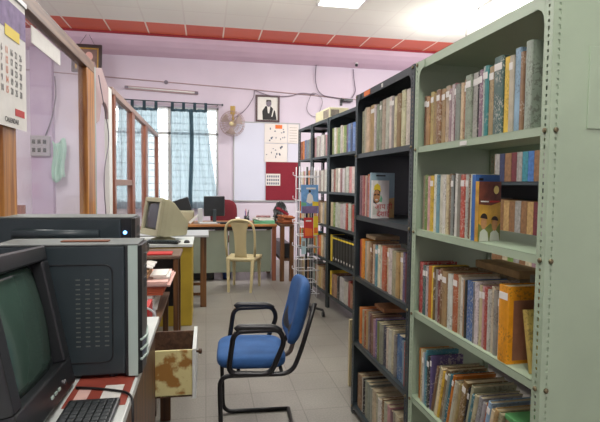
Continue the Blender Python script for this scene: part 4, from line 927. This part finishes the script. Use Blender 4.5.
o = obj('computer_mouse', MB().lathe([(.001, .03), (.018, .027), (.028, .014), (.03, 0)], (-.19, 5.14, .831), 12), M['black_plastic'], smooth=True); tag(o, 'black mouse on the yellow desk', 'mouse')

# grey-topped table behind
t = thing('table', 'grey-topped table with brown legs behind the yellow desk', 'table', (0, 0, 0))
obj('tabletop', MB().box(-.81, 5.80, .815, .03, 6.45, .84), M['grey_lam'], t, bevel=.003)
for x in (-.77, -.03):
    for y in (5.86, 6.38): obj('leg', MB().box(x-.035, y-.03, 0, x+.035, y+.03, .815), M['brown'], t, bevel=.003)
for z in (.12, .24): obj('stretcher', MB().box(-.77, 5.9, z, .0, 5.93, z+.03), M['brown'], t)
t = thing('printer', 'beige printer with a dark raised cover beside the curtain', 'printer', (-.44, 7.85, .841), 0)
obj('body', MB().box(-.1, -.18, 0, .26, .16, .17), M['beige'], t, bevel=.02); obj('raised_cover', MB().prism([(-.12, .171), (-.08, .30), (.16, .38), (.22, .2), (.22, .171)], .0, .1, 'XZ'), M['black_plastic'], t, bevel=.01)
t = thing('card_reader', 'small grey device with a white sloping tray beside the printer', 'device', (-.07, 7.47, .841), 0)
obj('body', MB().box(-.05, -.05, 0, .02, .05, .22), M['grey_lam'], t, bevel=.006); obj('tray', MB().prism([(-.18, .02), (-.05, .14), (-.04, .12), (-.15, 0)], -.08, .08, 'XZ'), M['white_lam'], t)

# ------------------------------------------------------------------ office desk
t = thing('office_desk', 'long office desk with wooden edge and grey-green front panel', 'desk', (0, 7.27, 0))
obj('desktop', MB().box(-.81, 0, .805, 1.03, .78, .84), M['desk_edge'], t, bevel=.004)
for k, (a, b) in enumerate(((-.35, .32), (.33, .95))): obj('front_panel', MB().box(a, .06, .13, b, .08, .75), M['panel_grey'], t, bevel=.002)
for x in (-.77, .99):
    for y in (.05, .72): obj('leg', MB().box(x-.03, y-.03, 0, x+.03, y+.03, .805), M['redbrown_wood'], t, bevel=.003)
obj('stretcher', MB().box(-.76, .04, .76, .96, .06, .805), M['black_plastic'], t)
zt = .841
t = thing('flat_monitor', 'black flat monitor seen from behind on the office desk', 'monitor', (.12, 7.6, zt), math.radians(6))
obj('panel', MB().box(-.155, -.03, .10, .155, .01, .40), M['black_plastic'], t, bevel=.01); obj('neck', MB().box(-.025, -.05, .01, .025, -.02, .2), M['dark_grey'], t, bevel=.004)
obj('base', MB().lathe([(.11, 0), (.10, .012), (.02, .018)], (0, -.01, 0), 20), M['dark_grey'], t, smooth=True)
t = thing('keyboard', 'pale keyboard beside the flat monitor on the office desk', 'keyboard', (.03, 7.38, zt), math.radians(8))
obj('case', MB().box(-.13, -.05, 0, .13, .06, .018), M['grey_lam'], t, bevel=.004)
kb = MB()
for i in range(11):
    for j in range(4): kb.box(-.12+i*.022, -.04+j*.023, .018, -.102+i*.022, -.022+j*.023, .024)
obj('keys', kb, M['white_lam'], t)
o = obj('router', MB().box(.20, 7.32, zt, .38, 7.42, zt+.03), M['black_plastic'], bevel=.006); tag(o, 'flat black box lying on the office desk below the flat monitor', 'device')
t = thing('pen_holder', 'dark pen holder full of pens on the office desk', 'pen holder', (.60, 7.5, zt))
obj('cup', MB().lathe([(.001, 0), (.04, 0), (.04, .11), (.035, .11), (.035, .01)], (0, 0, 0), 14), M['black_plastic'], t, smooth=True)
for k, (dx, dy, m) in enumerate(((.01, 0, 'black'), (-.015, .01, 'bluep'), (.02, .01, 'black'), (-.01, -.012, 'red'))): obj('pen', MB().tube([(dx*.5, dy*.5, .01), (dx*1.6, dy*1.6, .17+.015*k)], .005, 6), M[m], t)
o = obj('cup', MB().lathe([(.025, 0), (.033, .08), (.030, .08), (.022, .004)], (.47, 7.62, zt), 16), M['white_paint'], smooth=True); tag(o, 'small white cup on the office desk behind the plastic chair', 'cup')
sheets('file', 'pale green file under papers at the right end of the office desk', 'file', .70, 7.33, 1.0, 7.62, zt, zt+.05, M['greenp'], jag=.004)
sheets('paper_stack', 'untidy white papers on the pale green file', 'papers', .72, 7.36, .96, 7.6, zt+.052, zt+.09, M['paper'], .2, jag=.02)
sheets('magazine', 'grey and red magazine on the untidy white papers', 'magazine', .74, 7.38, .95, 7.56, zt+.094, zt+.115, mat('magazine_print', srgb(150, 110, 110), .5, noise=.5, scale=30), -.15)
sheets('paper_sheet', 'white sheets lying in the middle of the office desk', 'papers', .40, 7.32, .56, 7.45, zt, zt+.008, M['paper'])
# maroon swivel chair
t = thing('office_chair', 'maroon office chair behind the office desk', 'chair', (.30, 8.45, 0), math.radians(180))
def cushion(cx, cy, cz, sx, sy, sz, n=3.2, nu=24, nv=12, M_=None):
    b = MB()
    def sp(v, e): return math.copysign(abs(v)**e, v)
    def fn(u, v):
        a = 2*PI*u; p = PI*(v-.5); e = 2/n
        q = Vector((cx+sx*sp(math.cos(p), e)*sp(math.cos(a), e), cy+sy*sp(math.cos(p), e)*sp(math.sin(a), e), cz+sz*sp(math.sin(p), .7)))
        return M_ @ q if M_ else q
    return b.grid(fn, nu, nv)
obj('seat', cushion(0, 0, .5, .23, .22, .05), M['maroon_fabric'], t, smooth=True, fix=False)
obj('backrest', cushion(0, 0, 0, .23, .28, .05, M_=Matrix.Translation((0, -.24, .88)) @ Matrix.Rotation(PI/2-.12, 4, 'X')), M['maroon_fabric'], t, smooth=True, fix=False)
obj('column', MB().tube([(0, 0, .08), (0, 0, .46)], .025, 10), M['black_plastic'], t, smooth=True); obj('back_bar', MB().box(-.03, -.27, .45, .03, -.22, .75).box(-.03, -.25, .44, .03, 0, .47), M['black_plastic'], t)
for k in range(5):
    a = 2*PI*k/5; l_ = obj('leg', MB().tube([(0, 0, .09), (.27*math.cos(a), .27*math.sin(a), .06)], .018, 6), M['black_plastic'], t)
    obj('caster', MB().lathe([(.028, -.012), (.028, .012)], (.27*math.cos(a), .27*math.sin(a), .028), 10, 'X'), M['black_plastic'], l_)
o = obj('waste_bin', MB().lathe([(.06, 0), (.085, .24), (.078, .24), (.055, .01)], (.31, 7.55, 0), 16), M['blue_plastic'], smooth=True); tag(o, 'blue waste bin under the office desk', 'bin')
o = obj('floor_box', MB().box(-.2, 7.5, 0, .12, 7.75, .16), M['black_plastic'], bevel=.01); tag(o, 'dark box under the office desk beside the blue bin', 'box')

# ------------------------------------------------------------------ cream plastic chair (seen from behind)
t = thing('plastic_chair', 'cream moulded plastic chair with its back to the camera', 'chair', (.50, 6.77, 0), math.radians(-16)); t.scale = (.95, 1, 1.02)
m = M['cream_plastic']
arc = [(-.195, .46), (-.205, .62), (-.205, .78), (-.185, .875), (-.12, .93), (0, .945), (.12, .93), (.185, .875), (.205, .78), (.205, .62), (.195, .46)]
def by(z): return -.175-.10*max(0, (z-.45))/.5
fr = MB().tube(rnd([(x, by(z)+.004, z) for x, z in arc], .03, 2), .017, 8)
def spl(u, v):
    z = .44+.495*v; wd = .080+.02*(abs(v-.3)**1.5)*2+.05*max(0, v-.72)*3
    return ((u-.5)*2*wd, by(z)+.018*math.cos((u-.5)*PI), z)
obj('back_hoop', fr, m, t, smooth=True)
obj('backrest', MB().grid(spl, 8, 12), m, t, smooth=True, solid=.007, fix=False)
obj('seat', MB().grid(lambda u, v: ((u-.5)*(.40+.05*v), -.19+.41*v, .445-.018*math.sin(PI*u)*math.sin(PI*v)+(-.02 if v > .95 else 0)), 12, 12).grid(lambda u, v: ((u-.5)*.40, -.19, .445-.05*v), 6, 1).grid(lambda u, v: (-.20-.025*u, -.19+.41*u, .445-.05*v), 6, 1).grid(lambda u, v: (.20+.025*u, -.19+.41*u, .445-.05*v), 6, 1), m, t, smooth=True, solid=.007, fix=False)
for sx in (-1, 1):
    for (y0, y1) in ((-.185, -.235), (.2, .235)):
        x0, x1 = (sx*.175, sx*.155) if y0 < 0 else (sx*.185, sx*.19)
        def q(cx, cy, z, h): return [(cx-h, cy-h, z), (cx+h, cy-h, z), (cx+h, cy+h, z), (cx-h, cy+h, z)]
        obj('leg', MB().hexa(q(x1, y1, 0, .016), q(x0, y0, .44, .024)), m, t, bevel=.004)

# ------------------------------------------------------------------ blue visitor chair
t = thing('visitor_chair', 'blue cushioned chair with black tubular frame in the aisle', 'chair', (.07, 2.615, 0), math.radians(-3))
r = .0125; Wd = .47
path = [(.42, .0, r), (.012, .0, r), (.0, .0, .42), (.385, .0, .42), (.435, .0, .55), (.505, .0, .80)]
for y in (0, Wd):
    p = rnd([(a, b+y, c) for a, b, c in path], .06, 6); obj('side_frame', MB().tube(p, r, 10), M['black_metal'], t, smooth=True)
obj('cross_bar', MB().tube([(.42, 0, r), (.42, Wd, r)], r, 10), M['black_metal'], t, smooth=True)
obj('cross_bar', MB().tube([(.1, 0, .425), (.1, Wd, .425)], .01, 8).tube([(.33, 0, .425), (.33, Wd, .425)], .01, 8), M['black_metal'], t, smooth=True)
obj('seat', cushion(0, 0, 0, .192, .215, .046, 5, 32, 14, Matrix.Translation((.172, Wd/2, .472)) @ Matrix.Rotation(math.radians(1), 4, 'Y')), M['blue_fabric'], t, smooth=True, fix=False)
BM = Matrix.Translation((.437, Wd/2, .715)) @ Matrix.Rotation(math.radians(13), 4, 'Y') @ Matrix.Rotation(PI/2, 4, 'Y')
def bkf(u, v):
    a = 2*PI*u; p = PI*(v-.5); sp = lambda v_, e: math.copysign(abs(v_)**e, v_)
    q = Vector((.185*sp(math.cos(p), .4)*sp(math.cos(a), .5), .205*sp(math.cos(p), .4)*sp(math.sin(a), .5), .036*sp(math.sin(p), .7)))
    q.z += .9*(q.y**2)*-1+.5*(q.x**2)*-1+.02
    return BM @ q
obj('backrest', MB().grid(bkf, 32, 12), M['blue_fabric'], t, smooth=True, fix=False)
sh = Matrix.Translation((.042, 0, 0))
obj('back_shell', MB().grid(lambda u, v: (lambda q: (q[0]+.005, .235+(q[1]-.235)*.85, .715+(q[2]-.715)*.85))(bkf(u, v)), 24, 10), mat('dark_grey_shell', srgb(52, 54, 58), .5), t, smooth=True, fix=False, label='dark plastic back shell')
obj('back_bracket', MB().box(.34, Wd/2-.03, .43, .355, Wd/2+.03, .45).tube(rnd([(.34, Wd/2, .435), (.40, Wd/2, .45), (.42, Wd/2, .52), (.452, Wd/2, .62)], .05), .014, 8), mat('worn_grey_bracket', srgb(120, 108, 100), .5), t, smooth=True)
for y in (-.012, Wd+.012):
    lp = rnd([(.045, y, .437), (.075, y, .66), (.315, y, .665), (.342, y, .60), (.27, y, .425)], .05, 6, True)
    a = obj('armrest', MB().tube(lp, .0145, 10, closed=True), M['black_metal'], t, smooth=True)
    pd = rnd([(.085, y, .668), (.10, y, .683), (.285, y, .678), (.32, y, .655)], .03, 5)
    obj('arm_pad', MB().tube(pd, .017, 10), mat('worn_black_pad', srgb(34, 34, 36), .3), a, smooth=True)

# ------------------------------------------------------------------ magazine stand
mx, my = 1.07, 5.3
t = thing('magazine_stand', 'white wire magazine stand on a black castered base', 'magazine stand', (mx, my, 0))
obj('pole', MB().tube([(0, 0, .12), (0, 0, 1.62)], .014, 8), M['black_metal'], t, smooth=True)
for k in range(4):
    a = PI/4+2*PI*k/4+.3; l_ = obj('leg', MB().tube([(0, 0, .11), (.2*math.cos(a), .2*math.sin(a), .075)], .014, 6), M['black_metal'], t)
    obj('caster', MB().lathe([(.03, -.013), (.03, .013)], (.2*math.cos(a), .2*math.sin(a), .03), 12, 'X'), M['black_plastic'], l_)
    obj('caster_stem', MB().tube([(.2*math.cos(a), .2*math.sin(a), .03), (.2*math.cos(a), .2*math.sin(a), .08)], .008, 6), M['black_metal'], l_)
q4 = .10
for ang in range(2):
    b = MB()
    for sx in (-1, 1):
        y = -q4 if ang == 0 else q4
        b.tube([(sx*q4, y, .22), (sx*q4, y, 1.62)], .0045, 5)
    for sx in (-.33, .33): b.tube([(sx*q4, y, .22), (sx*q4, y, 1.62)], .003, 5)
    obj('wire_panel', b, M['white_wire'], t, smooth=True)
for k in range(11):
    z = .26+k*.125; b = MB().tube([(-q4, -q4, z), (q4, -q4, z), (q4, q4, z), (-q4, q4, z)], .0045, 5, closed=True)
    if k % 2 == 0:
        b.tube([(-q4-.0, -q4-.0, z), (-q4-.02, -q4-.05, z+.01), (q4+.02, -q4-.05, z+.01), (q4, -q4, z)], .004, 5); b.tube([(-q4, -.05, z), (-q4-.06, -.05, z+.02)], .004, 5); b.tube([(-q4-.06, -.05, z+.02), (-q4-.06, -.05, z+.05)], .004, 5)
        b.tube([(0, 0, z), (q4, 0, z)], .003, 4)
    obj('wire_tier', b, M['white_wire'], t, smooth=True)
def mag(lab, x, z, w_, h_, base, bands):
    t = thing('magazine', lab, 'magazine', (mx+x, my-q4-.075, z)); t.rotation_euler = (math.radians(-5), 0, 0)
    obj('cover', MB().box(-w_/2, 0, 0, w_/2, .006, h_), base, t)
    for i_, (m_, poly) in enumerate(bands): flat('cover_print', [(a*w_-w_/2, b*h_) for a, b in poly], m_, t, -.0015-.0004*i_)
mag('blue magazine with a white figure, topmost on the wire stand', .0, 1.13, .185, .30, M['skyp'], [(M['paper'], [(.3, .4), (.38, .66), (.5, .72), (.66, .62), (.72, .38), (.5, .34)]), (M['hair'], ell(.5, .77, .07, .05)), (M['greenp'], [(0, .26), (0, .4), (.3, .36), (.3, .26)]), (M['yel'], [(.65, .26), (.65, .42), (1, .4), (1, .26)]), (M['violet'], [(.05, 0), (.05, .24), (.95, .26), (.95, 0)]), (M['paper'], [(.3, .84), (.85, .84), (.85, .9), (.3, .9)])])
mag('red magazine on the wire stand below the blue one', -.01, .87, .10, .215, M['red'], [(M['orange'], [(.1, .1), (.1, .5), (.9, .45), (.9, .1)]), (M['paper'], [(.2, .8), (.8, .8), (.8, .87), (.2, .87)])])
mag('yellow magazine beside the red one on the wire stand', .068, .90, .05, .20, M['yel'], [(M['orange'], [(.1, .1), (.1, .4), (.9, .4), (.9, .1)])])
mag('pale blue-grey leaflet at the lower left of the wire stand', -.06, .70, .05, .17, mat('pale_blue_paper', srgb(170, 200, 206), .6), [(M['carton_print'], [(.2, .5), (.8, .5), (.8, .8), (.2, .8)])])

# ------------------------------------------------------------------ brown table with books beyond the stand
t = thing('table', 'brown wooden table stacked with books beside the farthest bookshelf', 'table', (0, 0, 0))
obj('tabletop', MB().box(1.06, 7.2, .81, 1.27, 8.3, .84), M['brown_y'], t)
for x in (1.10, 1.24):
    for y in (7.24, 8.2): obj('leg', MB().box(x-.03, y-.03, 0, x+.03, y+.03, .81), M['brown'], t)
obj('shelf', MB().box(1.08, 7.24, .3, 1.25, 8.2, .32), M['brown_y'], t)
sheets('book_stack', 'stack of orange-brown registers on the brown table', 'registers', 1.10, 7.3, 1.27, 7.6, .841, .96, mat('orange_brown_cloth', srgb(170, 100, 60), .7, noise=.3, scale=20), .15, jag=.02)
o = obj('book', MB().box(-.09, -.06, 0, .09, .06, .035), M['maroon_felt'], bevel=.003); o.location = (1.12, 7.42, .985); o.rotation_euler = (.1, .55, .3); o.location.z = 1.01; tag(o, 'maroon book tilted on top of the register stack', 'book')
crumple('dark grey bag slumped on the brown table behind the registers', 1.16, 7.85, .841, .10, .14, .28, M['dark_grey2'], 4)
o = obj('floor_crate', MB().box(1.09, 7.35, .33, 1.24, 8.1, .55), M['dark_grey2'], bevel=.006); tag(o, 'dark box on the lower shelf of the brown table', 'box')
